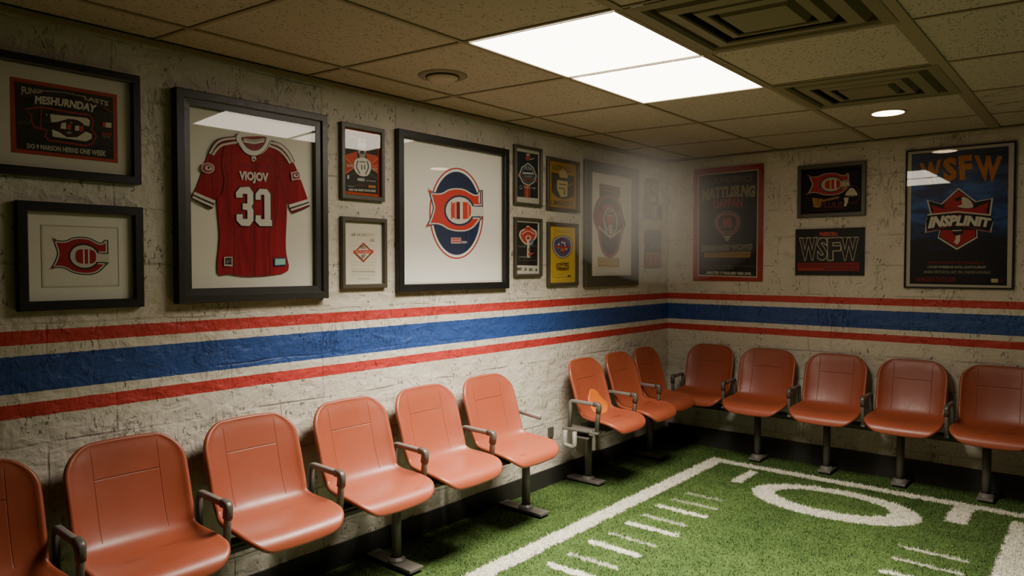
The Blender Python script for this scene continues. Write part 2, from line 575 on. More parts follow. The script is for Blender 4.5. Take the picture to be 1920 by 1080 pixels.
FX0, FX1, FY0, FY1 = -4.6, 0.0, -3.3, 0.0
nx, ny = 368, 264
gxs, gys = np.linspace(FX0, FX1, nx+1), np.linspace(FY0, FY1, ny+1)
X, Y = np.meshgrid(gxs, gys)
vx, vy = X.ravel(), Y.ravel()
vid = np.arange((nx+1)*(ny+1)).reshape(ny+1, nx+1)
q = np.stack([vid[:-1, :-1], vid[:-1, 1:], vid[1:, 1:], vid[1:, :-1]], -1).reshape(-1, 4)
ex = np.array([(XB, YB), (0, YB), (0, FY0), (XB, FY0), (XB, 0), (FX0, 0), (FX0, FY0)], float)
n0 = len(vx)
allv = np.zeros((n0 + len(ex), 3))
allv[:n0, 0], allv[:n0, 1] = vx, vy
allv[n0:, :2] = ex
faces = q.tolist() + [[n0, n0+1, n0+2, n0+3], [n0+3, n0+6, n0+5, n0+4]]
me = bpy.data.meshes.new('floor')
me.from_pydata(allv.tolist(), [], faces)
colr = np.ones((len(allv), 4))
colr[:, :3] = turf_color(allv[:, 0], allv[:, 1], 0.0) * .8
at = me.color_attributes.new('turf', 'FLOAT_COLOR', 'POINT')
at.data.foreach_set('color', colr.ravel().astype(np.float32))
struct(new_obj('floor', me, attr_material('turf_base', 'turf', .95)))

# blades of the artificial grass
NB = 230000
bx = rng.uniform(FX0 + .3, FX1 - .02, NB)
by = rng.uniform(FY0, FY1 - .02, NB)
for fx, fy, hx, hy in [(x, -.2, .05, .18) for x in (-4.27, -3.25, -2.22)] + [(x, -.155, .05, .14) for x in (-1.475, -.62)] + [(-.143, -y, .095, .05) for y in (.855, 1.365, 1.845, 2.34)]:
    k = (np.abs(bx - fx) < hx + .012) & (np.abs(by - fy) < hy + .012)
    bx, by = bx[~k], by[~k]
NB = len(bx)
ln = rng.uniform(.011, .021, NB)
az = rng.uniform(0, 2*PI, NB)
tilt = rng.uniform(.35, 1.15, NB)
wd = rng.uniform(.0011, .0021, NB)
wa = az + PI/2 + rng.uniform(-.5, .5, NB)
V = np.zeros((NB, 3, 3))
V[:, 0, 0], V[:, 0, 1] = bx - np.cos(wa)*wd, by - np.sin(wa)*wd
V[:, 1, 0], V[:, 1, 1] = bx + np.cos(wa)*wd, by + np.sin(wa)*wd
V[:, 2, 0] = np.minimum(bx + np.cos(az)*np.sin(tilt)*ln, -.005)
V[:, 2, 1] = np.minimum(by + np.sin(az)*np.sin(tilt)*ln, -.005)
V[:, 2, 2] = np.cos(tilt)*ln
me = bpy.data.meshes.new('artificial_grass')
me.vertices.add(NB*3)
me.vertices.foreach_set('co', V.ravel().astype(np.float32))
me.loops.add(NB*3)
me.loops.foreach_set('vertex_index', np.arange(NB*3, dtype=np.int32))
me.polygons.add(NB)
me.polygons.foreach_set('loop_start', np.arange(0, NB*3, 3, dtype=np.int32))
me.update(calc_edges=True)
cb = turf_color(bx, by, rng.uniform(-.3, .3, NB))
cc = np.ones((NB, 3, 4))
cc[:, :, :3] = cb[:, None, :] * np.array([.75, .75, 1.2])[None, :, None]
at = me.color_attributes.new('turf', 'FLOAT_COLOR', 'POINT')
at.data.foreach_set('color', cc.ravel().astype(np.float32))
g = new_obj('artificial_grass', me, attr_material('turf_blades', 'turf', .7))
g['kind'] = 'stuff'
tag(g, 'green artificial turf with white painted field marks covering the floor', 'turf')

# ------------------------------------------------------------------ stadium seats
def catmull(pts, n):
    P = [Vector((*p, 0)) for p in pts]
    P = [2*P[0] - P[1]] + P + [2*P[-1] - P[-2]]
    out = []
    for i in range(1, len(P) - 2):
        for k in range(n):
            t = k / n
            a, b, c, d = P[i-1], P[i], P[i+1], P[i+2]
            out.append(.5*((2*b) + (c-a)*t + (2*a-5*b+4*c-d)*t*t + (3*b-a-3*c+d)*t**3))
    out.append(P[-2])
    return [(v.x, v.y) for v in out]

PROF = catmull([(.088, .845), (.100, .815), (.122, .72), (.147, .62), (.172, .545), (.200, .496), (.245, .470), (.31, .462),
                (.39, .463), (.45, .462), (.488, .452), (.507, .434), (.511, .412)], 24)
CUM = [0]
for _a, _b in zip(PROF, PROF[1:]):
    CUM.append(CUM[-1] + math.hypot(_b[0]-_a[0], _b[1]-_a[1]))
LT = CUM[-1]
def prof_at(s):
    return float(np.interp(s, CUM, [p[0] for p in PROF])), float(np.interp(s, CUM, [p[1] for p in PROF]))
def shell_width(s):
    w = float(np.interp(s, [0, .12, .30, .38, .44, .52, LT], [.201, .206, .205, .199, .210, .219, .216]))
    rt, rf = .098, .098
    if s < rt:
        w -= rt - math.sqrt(max(rt*rt - (rt-s)**2, 0))
    if LT - s < rf:
        d = LT - s
        w -= rf - math.sqrt(max(rf*rf - (rf-d)**2, 0))
    return w
def shell_pt(x, s, lift=0.0):
    """point of the shell's middle surface at x across and s along the profile, lifted towards the sitter"""
    q = s + .014 * (x/.2)**2 * max(0, 1 - s/.16) - .012 * (x/.2)**2 * max(0, 1 - (LT-s)/.16)
    d, z = prof_at(q)
    d2, z2 = prof_at(min(q + .006, LT))
    d1, z1 = prof_at(max(q - .006, 0))
    tl = math.hypot(d2-d1, z2-z1)
    nd, nz = -(z2-z1)/tl, (d2-d1)/tl
    curl = float(np.interp(s, [0, .05, .20, .34, .42, .55, LT-.06, LT], [.006, .020, .034, .034, .022, .015, .006, .0]))
    c = curl * min(abs(x)/.205, 1.06)**2.6 + lift
    return Vector((x, -(d + nd*c), z + nz*c))

def shell_meshes():
    """moulded seat shell: local x to the sitter's side, -y into the room, z up; returns backrest and seat meshes"""
    h, crease = .0115, .375
    ss = [.098*(1-math.cos(PI/2*k/9)) for k in range(10)] + [.12, .15, .18, .21, .24, .27, .30, .32, .34, .358, .375, .392, .41, .43, .455, .48, .51, .54, .57]
    ss = [s for s in ss if s < LT - .112] + [LT - .098*(1-math.cos(PI/2*k/9)) for k in range(9, -1, -1)]
    us = [-1, -.96, -.9, -.82, -.72, -.6, -.45, -.3, -.15, 0, .15, .3, .45, .6, .72, .82, .9, .96, 1]
    R, C_ = len(ss), len(us)
    def lip(u, s):
        e = min(max((abs(u) - .90) / .10, 0), 1)
        t = min(max((.022 - s) / .022, 0), 1)
        return .0045 * max(e*e, t*t) * min(1, max(0, (LT - s - .03) / .10))
    mid = [[shell_pt(u*shell_width(s), s, lip(u, s)) for u in us] for s in ss]
    par = [[(u*shell_width(s), s) for u in us] for s in ss]
    nor = []
    for i in range(R):
        row = []
        for j in range(C_):
            x, sv = par[i][j]
            e = .004
            a = shell_pt(x + e, sv) - shell_pt(x - e, sv)
            b_ = shell_pt(x, min(sv + e, LT)) - shell_pt(x, max(sv - e, 0))
            n = a.cross(b_).normalized()
            if n.y > 0 and n.z < .2:
                n = -n
            if n.z < 0 and abs(n.y) < .5:
                n = -n
            row.append(n)
        nor.append(row)
    verts, uvs, faces, vrow = [], [], [], []
    def addv(p, i, j):
        verts.append(p)
        uvs.append((par[i][j][0] + .5, par[i][j][1]))
        vrow.append(par[i][j][1])
        return len(verts) - 1
    F = [[addv(mid[i][j] + nor[i][j]*h, i, j) for j in range(C_)] for i in range(R)]
    B = [[addv(mid[i][j] - nor[i][j]*h, i, j) for j in range(C_)] for i in range(R)]
    for i in range(R-1):
        for j in range(C_-1):
            faces.append([F[i][j], F[i+1][j], F[i+1][j+1], F[i][j+1]])
            faces.append([B[i][j], B[i][j+1], B[i+1][j+1], B[i+1][j]])
    loop = [(0, j) for j in range(C_)] + [(i, C_-1) for i in range(1, R)] + [(R-1, j) for j in range(C_-2, -1, -1)] + [(i, 0) for i in range(R-2, 0, -1)]
    n = len(loop)
    cen = shell_pt(0, LT/2)
    rings = []
    for k, (i, j) in enumerate(loop):
        (ia, ja), (ib, jb) = loop[k-1], loop[(k+1) % n]
        t = (mid[ib][jb] - mid[ia][ja]).normalized()
        o_ = t.cross(nor[i][j]).normalized()
        inn = mid[min(max(i, 1), R-2)][min(max(j, 1), C_-2)]
        if o_.dot(mid[i][j] - inn) < 0:
            o_ = -o_
        ring = [F[i][j]]
        for a in range(1, 6):
            th = PI * a / 6
            ring.append(addv(mid[i][j] + nor[i][j]*h*math.cos(th) + o_*h*math.sin(th), i, j))
        ring.append(B[i][j])
        rings.append(ring)
    for k in range(n):
        a, b_ = rings[k], rings[(k+1) % n]
        for q in range(6):
            faces.append([a[q], b_[q], b_[q+1], a[q+1]])
    full = bpy.data.meshes.new('shell')
    full.from_pydata(verts, [], faces)
    bm = bmesh.new()
    bm.from_mesh(full)
    bmesh.ops.recalc_face_normals(bm, faces=bm.faces)
    bm.to_mesh(full)
    bm.free()
    vn = [v.normal.copy() for v in full.vertices]
    res = []
    for nm, test in (('backrest', lambda v: v < crease), ('seat', lambda v: v >= crease)):
        mp, vv, ff, uu, nn = {}, [], [], [], []
        for p in full.polygons:
            if not test(sum(vrow[v] for v in p.vertices) / len(p.vertices)):
                continue
            idx = []
            for vi in p.vertices:
                if vi not in mp:
                    mp[vi] = len(vv)
                    vv.append(full.vertices[vi].co.copy())
                    nn.append(vn[vi])
                idx.append(mp[vi])
                uu.append(uvs[vi])
            ff.append(idx)
        m2 = bpy.data.meshes.new(nm)
        m2.from_pydata(vv, [], ff)
        ul = m2.uv_layers.new(name='panel')
        for k, t in enumerate(uu):
            ul.data[k].uv = t
        for p in m2.polygons:
            p.use_smooth = True
        m2.normals_split_custom_set_from_vertices(nn)
        m2.materials.append(M['plastic'])
        res.append(m2)
    return res

ARM = -.25                        # armrest centre beside the seat
def build_seat(label):
    r = thing('stadium_seat', label, 'seat')
    new_obj('backrest', MESH_BACK, None, r)
    new_obj('seat', MESH_SEAT, None, r)
    # bracket that carries the shell on the beam
    bm = bmesh.new()
    add_box(bm, -.12, .12, -.40, -.20, .426, .437, .003)
    for sx in (-.11, .10):
        add_box(bm, sx, sx + .012, -.39, -.17, .40, .43, .002)
    from_bm('bracket', bm, M['darkmetal'], r)
    a = bmesh.new()
    path = rounded_path([(ARM, -.165, .415), (ARM, -.172, .603), (ARM, -.398, .598), (ARM, -.378, .415)], .022)
    add_tube(a, path, .023, .022, up=(1, 0, 0), n=12, round_=False)
    add_box(a, ARM - .014, ARM + .014, -.39, -.155, .405, .419, .003)
    arm = from_bm('armrest', a, M['pad'], r, True)
    b = bmesh.new()
    path = rounded_path([(ARM, -.358, .6006), (ARM, -.3985, .5995), (ARM, -.391, .545)], .02)
    add_tube(b, path, .030, .028, up=(1, 0, 0), n=12, round_=False)
    from_bm('elbow_cap', b, metal_material('armrest_cap', '#57524a', .35, .1), arm, True)
    return r

def copy_tree(o, parent=None):
    c = o.copy()
    COL.objects.link(c)
    if parent is not None:
        c.parent = parent
    for ch in list(o.children):
        copy_tree(ch, c)
    return c

MESH_BACK, MESH_SEAT = shell_meshes()
LEFT = [
    (-4.985, 'dark red plastic stadium seat cut off by the left picture edge'),
    (-4.485, 'large red plastic seat under the small framed C logo, nearest whole seat'),
    (-3.980, 'orange-red plastic stadium seat below the left half of the framed jersey, second whole seat'),
    (-3.460, 'salmon-orange plastic stadium seat below the small white diamond-logo print, middle of its row'),
    (-2.968, 'salmon-orange plastic stadium seat below the left part of the big framed oval C emblem'),
    (-2.470, 'pale orange plastic seat ending the near row, loose grey bar sticking out at its right'),
]
MIDDLE = [
    (-1.455, 'orange plastic seat with a torn bright orange patch, left end of corner row'),
    (-1.0, 'orange-red plastic stadium seat on the long wall, second after the patched seat'),
    (-.575, 'dull red plastic stadium seat tucked in the corner on the long wall'),
]
RIGHT = [
    (-.42, 'dull red plastic stadium seat on the short wall, closest to the corner'),
    (-.900, 'red plastic stadium seat on the short wall, second from the corner'),
    (-1.400, 'red plastic stadium seat on the short wall, third from the corner, middle of five'),
    (-1.895, 'dark red plastic stadium seat on the short wall, fourth from the corner'),
    (-2.39, 'darkest red plastic stadium seat on the short wall, cut by the right picture edge'),
]
ROFF = .055
proto = build_seat(LEFT[0][1])
proto['group'] = 'stadium seats along both walls'
first = True
seats = []
for x, lab in LEFT + MIDDLE:
    s = proto if first else copy_tree(proto)
    first = False
    s.location = (x, 0, 0)
    s['label'] = lab
    seats.append(s)
for y, lab in RIGHT:
    s = copy_tree(proto)
    s.location = (ROFF, y, 0)
    s.rotation_euler = (0, 0, -PI/2)
    s['label'] = lab
    seats.append(s)

seats[6].scale = (.92, 1, 1)
seats[7].scale = (.88, 1, 1)
seats[8].scale = (.86, .88, 1)
seats[9].scale = (.93, .82, 1)

# broken arm beside the last seat of the near row
end_seat = seats[5]
bm = bmesh.new()
add_tube(bm, rounded_path([(.238, -.15, .43), (.238, -.152, .618), (.238, -.34, .598)], .02), .026, .016, up=(1, 0, 0), n=10, round_=False)
a = from_bm('armrest', bm, M['pad'], end_seat, True)
a['label'] = 'thin grey armrest bar without a front post'
# orange patch lying in the crease of the first seat of the corner row
bm = bmesh.new()
rows = [(.213, .004, .018), (.225, -.008, .06), (.24, -.022, .085), (.27, -.052, .10), (.30, -.057, .118), (.325, -.053, .138), (.345, -.05, .152), (.37, -.045, .158), (.385, -.042, .14), (.405, -.036, .108), (.425, -.026, .072)]
grid = [[bm.verts.new(shell_pt(xa + .028 + (min(xb_, .158)-xa)*k/6, sv, .0135)) for k in range(7)] for sv, xa, xb_ in rows]
for ga, gb in zip(grid, grid[1:]):
    for k in range(6):
        bm.faces.new([ga[k], ga[k+1], gb[k+1], gb[k]])
ob = from_bm('patch', bm, flat('#c9691f', .5, .3), seats[6], True)
ob['label'] = 'torn bright orange patch on the lower right of the backrest'
md = ob.modifiers.new('thick', 'SOLIDIFY')
md.thickness = .002

# ------------------------------------------------------------------ beams that carry the seats
def seat_beam(label, loc, rz, x0, x1, posts, bd=.265, foot=(.06, .36)):
    r = thing('seat_beam', label, 'seat beam', loc, rz, 'steel beams under the seats')
    bm = bmesh.new()
    add_box(bm, x0, x1, -bd - .03, -bd + .03, .362, .405, .004)
    add_box(bm, x0 + .002, x1 - .002, -bd - .075, -bd - .060, .392, .403, .002)
    from_bm('beam', bm, M['darkmetal'], r)
    for x in posts:
        bm = bmesh.new()
        yc = -(foot[0] + foot[1]) / 2 - .02
        add_tube(bm, [(x, yc, .02), (x, yc, .37)], .050, .050, n=16)
        leg = from_bm('leg', bm, M['metal'], r, True)
        bm = bmesh.new()
        add_box(bm, x - .045, x + .045, -foot[1], -foot[0], .012, .030, .005)
        add_disc(bm, x, yc, [(.048, .028), (.044, .040), (.030, .052)], 16)
        from_bm('base_plate', bm, M['metal'], leg, False)
    return r
seat_beam('dark steel beam on posts under the near row of seats on the long wall', (0, 0, 0), 0, -5.3, -2.19, [-4.27, -3.25, -2.22], .265, (.03, .37))
b2 = seat_beam('steel beam on posts under the three seats left of the corner', (0, 0, 0), 0, -1.66, -.36, [-1.475, -.62], .235, (.02, .29))
seat_beam('dark steel beam on four posts under the seats of the short wall', (0, 0, 0), -PI/2, .20, 2.75, [.855, 1.365, 1.845, 2.34], .20, (.055, .23))

# open end of the corner row: tray, post and hanging hook plate
bm = bmesh.new()
add_box(bm, -1.725, -1.60, -.335, -.13, .412, .424, .004)
add_box(bm, -1.712, -1.64, -.325, -.205, .365, .378, .004)
add_tube(bm, [(-1.69, -.362, .44), (-1.688, -.358, .30)], .020, .020, n=10, round_=False)
add_box(bm, -1.705, -1.60, -.365, -.33, .392, .418, .004)
add_box(bm, -1.60, -1.34, -.40, -.385, .404, .414, .003)
e = from_bm('end_bracket', bm, M['metal'], b2)
bm = bmesh.new()
add_tube(bm, rounded_path([(-1.735, -.165, .412), (-1.742, -.165, .316), (-1.742, -.245, .310), (-1.735, -.240, .412)], .018), .024, .030, up=(1, 0, 0), n=10, round_=False)
o = from_bm('hanging_loop', bm, flat('#827e74', .45, .4), b2, True)
o['label'] = 'pale grey hanging loop'

# small dark wall plate
r = thing('wall_plate', 'small dark grey plate fixed low on the wall between the two seat rows', 'wall plate', (-1.685, 0, .30))
bm = bmesh.new()
add_box(bm, -.028, .028, -.012, 0, .028, .098, .003)
from_bm('upper_plate', bm, flat('#4b473c', .5, .4), r)
bm = bmesh.new()
add_box(bm, -.026, .024, -.010, 0, -.016, .018, .003)
add_box(bm, -.012, .006, -.013, -.009, -.008, .010, .002)
from_bm('lower_plate', bm, flat('#6c675a', .5, .4), r)

# ------------------------------------------------------------------ pictures on the walls
def homography(src):
    """maps the quad tl,tr,br,bl onto the unit square (u right, v down)"""
    dst = [(0, 0), (1, 0), (1, 1), (0, 1)]
    A, b = [], []
    for (x, y), (u, v) in zip(src, dst):
        A += [[x, y, 1, 0, 0, 0, -u*x, -u*y], [0, 0, 0, x, y, 1, -v*x, -v*y]]
        b += [u, v]
    h = np.linalg.solve(np.array(A, float), np.array(b, float))
    Hm = np.append(h, 1).reshape(3, 3)
    def f(p):
        q = Hm @ np.array([p[0], p[1], 1.0])
        return q[0]/q[2], q[1]/q[2]
    return f

class Art:
    """flat printed shapes on a sheet; drawn in the sheet's own drawing units, mapped to the sheet"""
    def __init__(s, root, quad_, x0, x1, z0, z1, y):
        s.root, s.H = root, homography(quad_)
        s.x0, s.x1, s.z0, s.z1, s.y = x0, x1, z0, z1, y
        s.layer = 0
        s.clip = True
    def pt(s, p):
        u, v = s.H(p)
        if s.clip:
            u, v = min(max(u, 0), 1), min(max(v, 0), 1)
        return s.x0 + (s.x1-s.x0)*u, s.z1 - (s.z1-s.z0)*v
    def begin(s, name, parent=None, label=None, merge=False):
        s.bm, s.mats, s.name, s.par, s.lab, s.merge = bmesh.new(), [], name, parent, label, merge
        s.base, s.last = name, None
    def switch(s, kind):
        """each line of lettering, and each mark between the lines, becomes its own piece"""
        if 'lettering' in s.base and not s.merge:
            base = s.base
            if len(s.bm.verts) and (kind == 'text' or s.last == 'text'):
                s.end()
                s.begin(base if kind == 'text' else 'printed_mark', s.par, s.lab)
                s.base = base
            elif kind != 'text' and not len(s.bm.verts):
                s.name = 'printed_mark'
            s.last = kind
    def mi(s, c):
        m = c if isinstance(c, bpy.types.Material) else flat(c)
        if m not in s.mats:
            s.mats.append(m)
        return s.mats.index(m)
    def up(s):
        s.layer += 1
    @property
    def yy(s):
        return s.y - .00012 * s.layer
    def poly(s, pts, c, up=True):
        if up:
            s.up()
        i = s.mi(c)
        if up:
            s.switch('shape')
            i = s.mi(c)
        cl = []
        for p in pts:
            x, z = s.pt(p)
            if not cl or abs(cl[-1].x - x) + abs(cl[-1].z - z) > 1e-5:
                cl.append(Vector((x, s.yy, z)))
        if abs(cl[-1].x - cl[0].x) + abs(cl[-1].z - cl[0].z) < 1e-5:
            cl.pop()
        vs = [s.bm.verts.new(v) for v in cl]
        for tri in tessellate_polygon([[Vector((v.x, v.z, 0)) for v in cl]]):
            try:
                f = s.bm.faces.new([vs[k] for k in tri])
                f.material_index = i
            except ValueError:
                pass
        return s
    def oval(s, cx, cy, rx, ry, c, n=40, a0=0, a1=2*PI, up=True):
        return s.poly([(cx + rx*math.cos(a0 + (a1-a0)*k/n), cy + ry*math.sin(a0 + (a1-a0)*k/n)) for k in range(n if abs(a1-a0-2*PI) < 1e-6 else n+1)], c, up)
    def rect(s, x0, y0, x1, y1, c, dy=0, up=True):
        return s.poly([(x0, y0), (x1, y0 + dy), (x1, y1 + dy), (x0, y1)], c, up)
    def line(s, pts, w, c, closed=False, up=True):
        if up:
            s.up()
        i = s.mi(c)
        if up:
            s.switch('shape')
            i = s.mi(c)
        n = len(pts)
        L_, R_ = [], []
        for k in range(n):
            a = pts[(k-1) % n] if (closed or k > 0) else pts[k]
            b = pts[(k+1) % n] if (closed or k < n-1) else pts[k]
            dx, dy = b[0]-a[0], b[1]-a[1]
            l = math.hypot(dx, dy) or 1
            nx_, ny_ = -dy/l*w/2, dx/l*w/2
            for lst, sg in ((L_, 1), (R_, -1)):
                x, z = s.pt((pts[k][0] + sg*nx_, pts[k][1] + sg*ny_))
                lst.append(s.bm.verts.new((x, s.yy, z)))
        for k in range(n if closed else n-1):
            k2 = (k+1) % n
            f = s.bm.faces.new([L_[k], L_[k2], R_[k2], R_[k]])
            f.material_index = i
        return s
    def arc(s, cx, cy, rx, ry, w, c, a0=0, a1=2*PI, n=40):
        full = abs(a1-a0-2*PI) < 1e-6
        pts = [(cx + rx*math.cos(a0+(a1-a0)*k/n), cy + ry*math.sin(a0+(a1-a0)*k/n)) for k in range(n if full else n+1)]
        return s.line(pts, w, c, full)
    def text(s, body, tl, tr, br, bl, c, bold=.03, arch=0.0, up=True, skew=0.0):
        """lettering fitted into the quad tl,tr,br,bl"""
        if up:
            s.up()
        s.switch('text')
        cu = bpy.data.curves.new('t', 'FONT')
        cu.body = body
        cu.offset = bold
        cu.resolution_u = 2
        o = bpy.data.objects.new('t', cu)
        COL.objects.link(o)
        dg = bpy.context.evaluated_depsgraph_get()
        me = bpy.data.meshes.new_from_object(o.evaluated_get(dg))
        bpy.data.objects.remove(o)
        co = [v.co for v in me.vertices]
        if not co:
            return s
        ax, bx_ = min(p.x for p in co), max(p.x for p in co)
        ay, by_ = min(p.y for p in co), max(p.y for p in co)
        i = s.mi(c)
        vs = []
        for p in co:
            u = (p.x-ax)/(bx_-ax)
            v = 1-(p.y-ay)/(by_-ay)
            top = (tl[0]+(tr[0]-tl[0])*u, tl[1]+(tr[1]-tl[1])*u)
            bot = (bl[0]+(br[0]-bl[0])*u, bl[1]+(br[1]-bl[1])*u)
            sag = arch * (1-(2*u-1)**2)
            x, z = s.pt((top[0]+(bot[0]-top[0])*v + skew*(1-v), top[1]+(bot[1]-top[1])*v - sag))
            vs.append(s.bm.verts.new((x, s.yy, z)))
        for p in me.polygons:
            try:
                f = s.bm.faces.new([vs[k] for k in p.vertices])
                f.material_index = i
            except ValueError:
                pass
        bpy.data.meshes.remove(me)
        return s
    def tbox(s, body, x0, y0, x1, y1, c, dy=0.0, bold=.03, arch=0.0, skew=0.0):
        return s.text(body, (x0, y0), (x1, y0+dy), (x1, y1+dy), (x0, y1), c, bold, arch, True, skew)
    def end(s):
        me = bpy.data.meshes.new(s.name)
        for v in s.bm.verts:
            pass
        s.bm.to_mesh(me)
        s.bm.free()
        o = new_obj(s.name, me, s.mats, s.par if s.par is not None else s.root)
        if s.lab:
            o['label'] = s.lab
        return o

def ring_mesh(bm, x0, x1, z0, z1, loops):
    """loops: list of (inset, y) making a mitred frame profile"""
    prev = None
    for ins, y in loops:
        L_ = [bm.verts.new(p) for p in ((x0+ins, y, z0+ins), (x1-ins, y, z0+ins), (x1-ins, y, z1-ins), (x0+ins, y, z1-ins))]
        if prev:
            for k in range(4):
                bm.faces.new([prev[k], prev[(k+1) % 4], L_[(k+1) % 4], L_[k]])
        prev = L_

def sheet(name, x0, x1, z0, z1, y, mat, parent, t=.002):
    bm = bmesh.new()
    add_box(bm, x0, x1, y, y + t, z0, z1)
    return from_bm(name, bm, mat, parent)

def picture(name, label, cat, wall, u0, u1, v0, v1, border=.03, depth=.028, mat=None, liner=0.0, glass=True, mat_col='#cfc9ba', group=None):
    """a frame on a wall; local x right, -y out of the wall, z up from its lower edge"""
    w, h = abs(u1-u0), v1-v0
    if wall == 'left':
        r = thing(name, label, cat, ((u0+u1)/2, 0, v0), 0, group)
    else:
        r = thing(name, label, cat, (0, (u0+u1)/2, v0), -PI/2, group)
    if border:
        bm = bmesh.new()
        d = depth
        ring_mesh(bm, -w/2, w/2, 0, h, [(0, -.0015), (0, -d+.003), (.003, -d), (border-.004, -d), (border, -d+.004), (border, -.006)])
        from_bm('frame', bm, mat or M['frame'], r)
    ins = border
    if liner:
        bm = bmesh.new()
        ring_mesh(bm, -w/2+border, w/2-border, 0+border, h-border, [(0, -depth+.010), (liner, -depth+.012), (liner, -.006)])
        from_bm('liner', bm, M['frame2'], r)
        ins += liner
    x0, x1, z0, z1 = -w/2+ins-.001, w/2-ins+.001, ins-.001, h-ins+.001
    back = sheet('backing', x0, x1, z0, z1, -.006, flat(mat_col, .7, .2), r)
    if glass:
        bm = bmesh.new()
        yg = -depth + (.0145 if liner else .007)
        bm.faces.new([bm.verts.new(p) for p in ((x0, yg, z0), (x1, yg, z0), (x1, yg, z1), (x0, yg, z1))])
        me = bpy.data.meshes.new('glass')
        bm.to_mesh(me)
        bm.free()
        new_obj('glass', me, M['glass'], r)
    return r, back, (x0, x1, z0, z1)

def interp(pts, xs):
    return pts

def smooth_closed(pts, n=5):
    P = [Vector((*p, 0)) for p in pts]
    out = []
    m = len(P)
    for i in range(m):
        a, b, c, d = P[(i-1) % m], P[i], P[(i+1) % m], P[(i+2) % m]
        for k in range(n):
            t = k/n
            v = .5*((2*b)+(c-a)*t+(2*a-5*b+4*c-d)*t*t+(3*b-a-3*c+d)*t**3)
            out.append((v.x, v.y))
    return out

def open_curve(pts, n=6):
    return [tuple(p) for p in catmull(pts, n)]

# the pointed C mark, drawn once in a 0..540 x 0..428 box
C_TOP = open_curve([(30, 14), (75, 50), (150, 52), (215, 18), (290, 6), (370, 18), (440, 58), (475, 64), (496, 36), (532, 34)], 5)
C_BOT = open_curve([(532, 285), (500, 325), (450, 385), (380, 420), (290, 424), (210, 405), (140, 366), (70, 360), (2, 384)], 5)
C_LEFT = open_curve([(2, 384), (40, 310), (66, 235), (72, 185), (50, 100), (30, 14)], 5)
def c_mark(art, x0, y0, x1, y1, dy=0.0, outline='#26323f', white='#dcd8cc', red='#c8402f', bars=('#dcd8cc',), thick=1.0, inner=True):
    """outer outline, white keyline, red body, slot and barred eye"""
    def mp(p):
        return (x0 + (x1-x0)*p[0]/540, y0 + (y1-y0)*p[1]/428 + dy*p[0]/540)
    def shrink(k):
        pts = C_TOP + [(532, 190), (470, 186), (470, 270)] + C_BOT + C_LEFT[1:-1]
        return pts
    outer = C_TOP + [(532, 186), (440, 186), (440, 276), (532, 276)] + C_BOT + C_LEFT[1:-1]
    art.poly([mp(p) for p in outer], outline)
    def inset(pts, d):
        n = len(pts)
        area = sum(pts[i][0]*pts[(i+1) % n][1] - pts[(i+1) % n][0]*pts[i][1] for i in range(n))
        sg = 1 if area > 0 else -1
        out = []
        for i in range(n):
            a, b, c = pts[i-1], pts[i], pts[(i+1) % n]
            d1 = Vector((b[0]-a[0], b[1]-a[1])).normalized() if a != b else Vector((0, 0))
            d2 = Vector((c[0]-b[0], c[1]-b[1])).normalized() if b != c else d1
            if d1.length == 0:
                d1 = d2
            n1, n2 = Vector((-d1.y, d1.x)), Vector((-d2.y, d2.x))
            m = n1 + n2
            if m.length < .3:
                m = n1
            m = m / max(m.dot(n1), .35)
            m.length = min(m.length, 1.5)
            out.append((b[0] + m.x*d*sg, b[1] + m.y*d*sg))
        return out
    art.poly([mp(p) for p in inset(outer, 10*thick)], white)
    art.poly([mp(p) for p in inset(outer, 22*thick)], red)
    k = (lambda cx, cy, rx, ry, c: art.poly([mp((cx+rx*math.cos(2*PI*i/36), cy+ry*math.sin(2*PI*i/36))) for i in range(36)], c))
    k(316, 222, 140, 142, outline)
    art.poly([mp(p) for p in ((430, 182), (534, 190), (534, 272), (430, 276))], white)
    k(316, 222, 124, 124, white)
    sup = []
    for i in range(36):
        a = 2*PI*i/36
        c, sn = math.cos(a), math.sin(a)
        q = (abs(c)**3.2 + abs(sn)**3.2) ** (-1/3.2)
        sup.append((330 + 92*c*q, 222 + 80*sn*q))
    art.poly([mp(p) for p in sup], red)
    for bx0, bx1, col in bars:
        art.poly([mp(p) for p in ((bx0, 142), (bx1, 142), (bx1, 302), (bx0, 302))], col)

WH, CR = '#d8d3c6', '#cfc6b0'
# --- A: wide poster at the far left, top
r, back, (x0, x1, z0, z1) = picture('framed_poster', 'black framed dark poster with red border and arched lettering, upper left of the wall', 'framed poster',
                                    'left', -4.875, -4.371, 1.818, 2.238, .031, .03)
cx = (-4.875 - 4.371) / 2
pr = sheet('print', -4.796 - cx, -4.449 - cx, 1.895 - 1.818, 2.155 - 1.818, -.0075, flat('#a33322'), r, .0012)
A = Art(r, [(97, 213), (937, 357), (938, 888), (107, 808)], -4.796 - cx, -4.449 - cx, 1.895 - 1.818, 2.155 - 1.818, -.0076)
A.begin('poster_field', pr)
A.poly([(130, 250), (905, 380), (905, 860), (145, 780)], '#120d0c')
A.line([(150, 400), (230, 375), (330, 340), (520, 335), (700, 380), (830, 460), (890, 505)], 6, '#5c1715')
A.end()
A.begin('title_lettering', pr)
A.text('FUNGI', (185, 290), (350, 318), (345, 345), (190, 360), '#b5ac99', .03)
A.text('LASTS', (680, 365), (872, 410), (868, 450), (684, 395), '#b5ac99', .03)
A.text('MESHURNDAY', (295, 365), (780, 440), (765, 500), (292, 430), '#cfc6b3', .04, 12)
A.text('DO 9 MARSON HERNS ONE WEEK', (228, 738), (848, 795), (842, 838), (230, 778), '#bdb4a1', .03)
A.line([(350, 325), (520, 340), (680, 372)], 8, '#938b78')
A.end()
A.begin('emblem', pr)
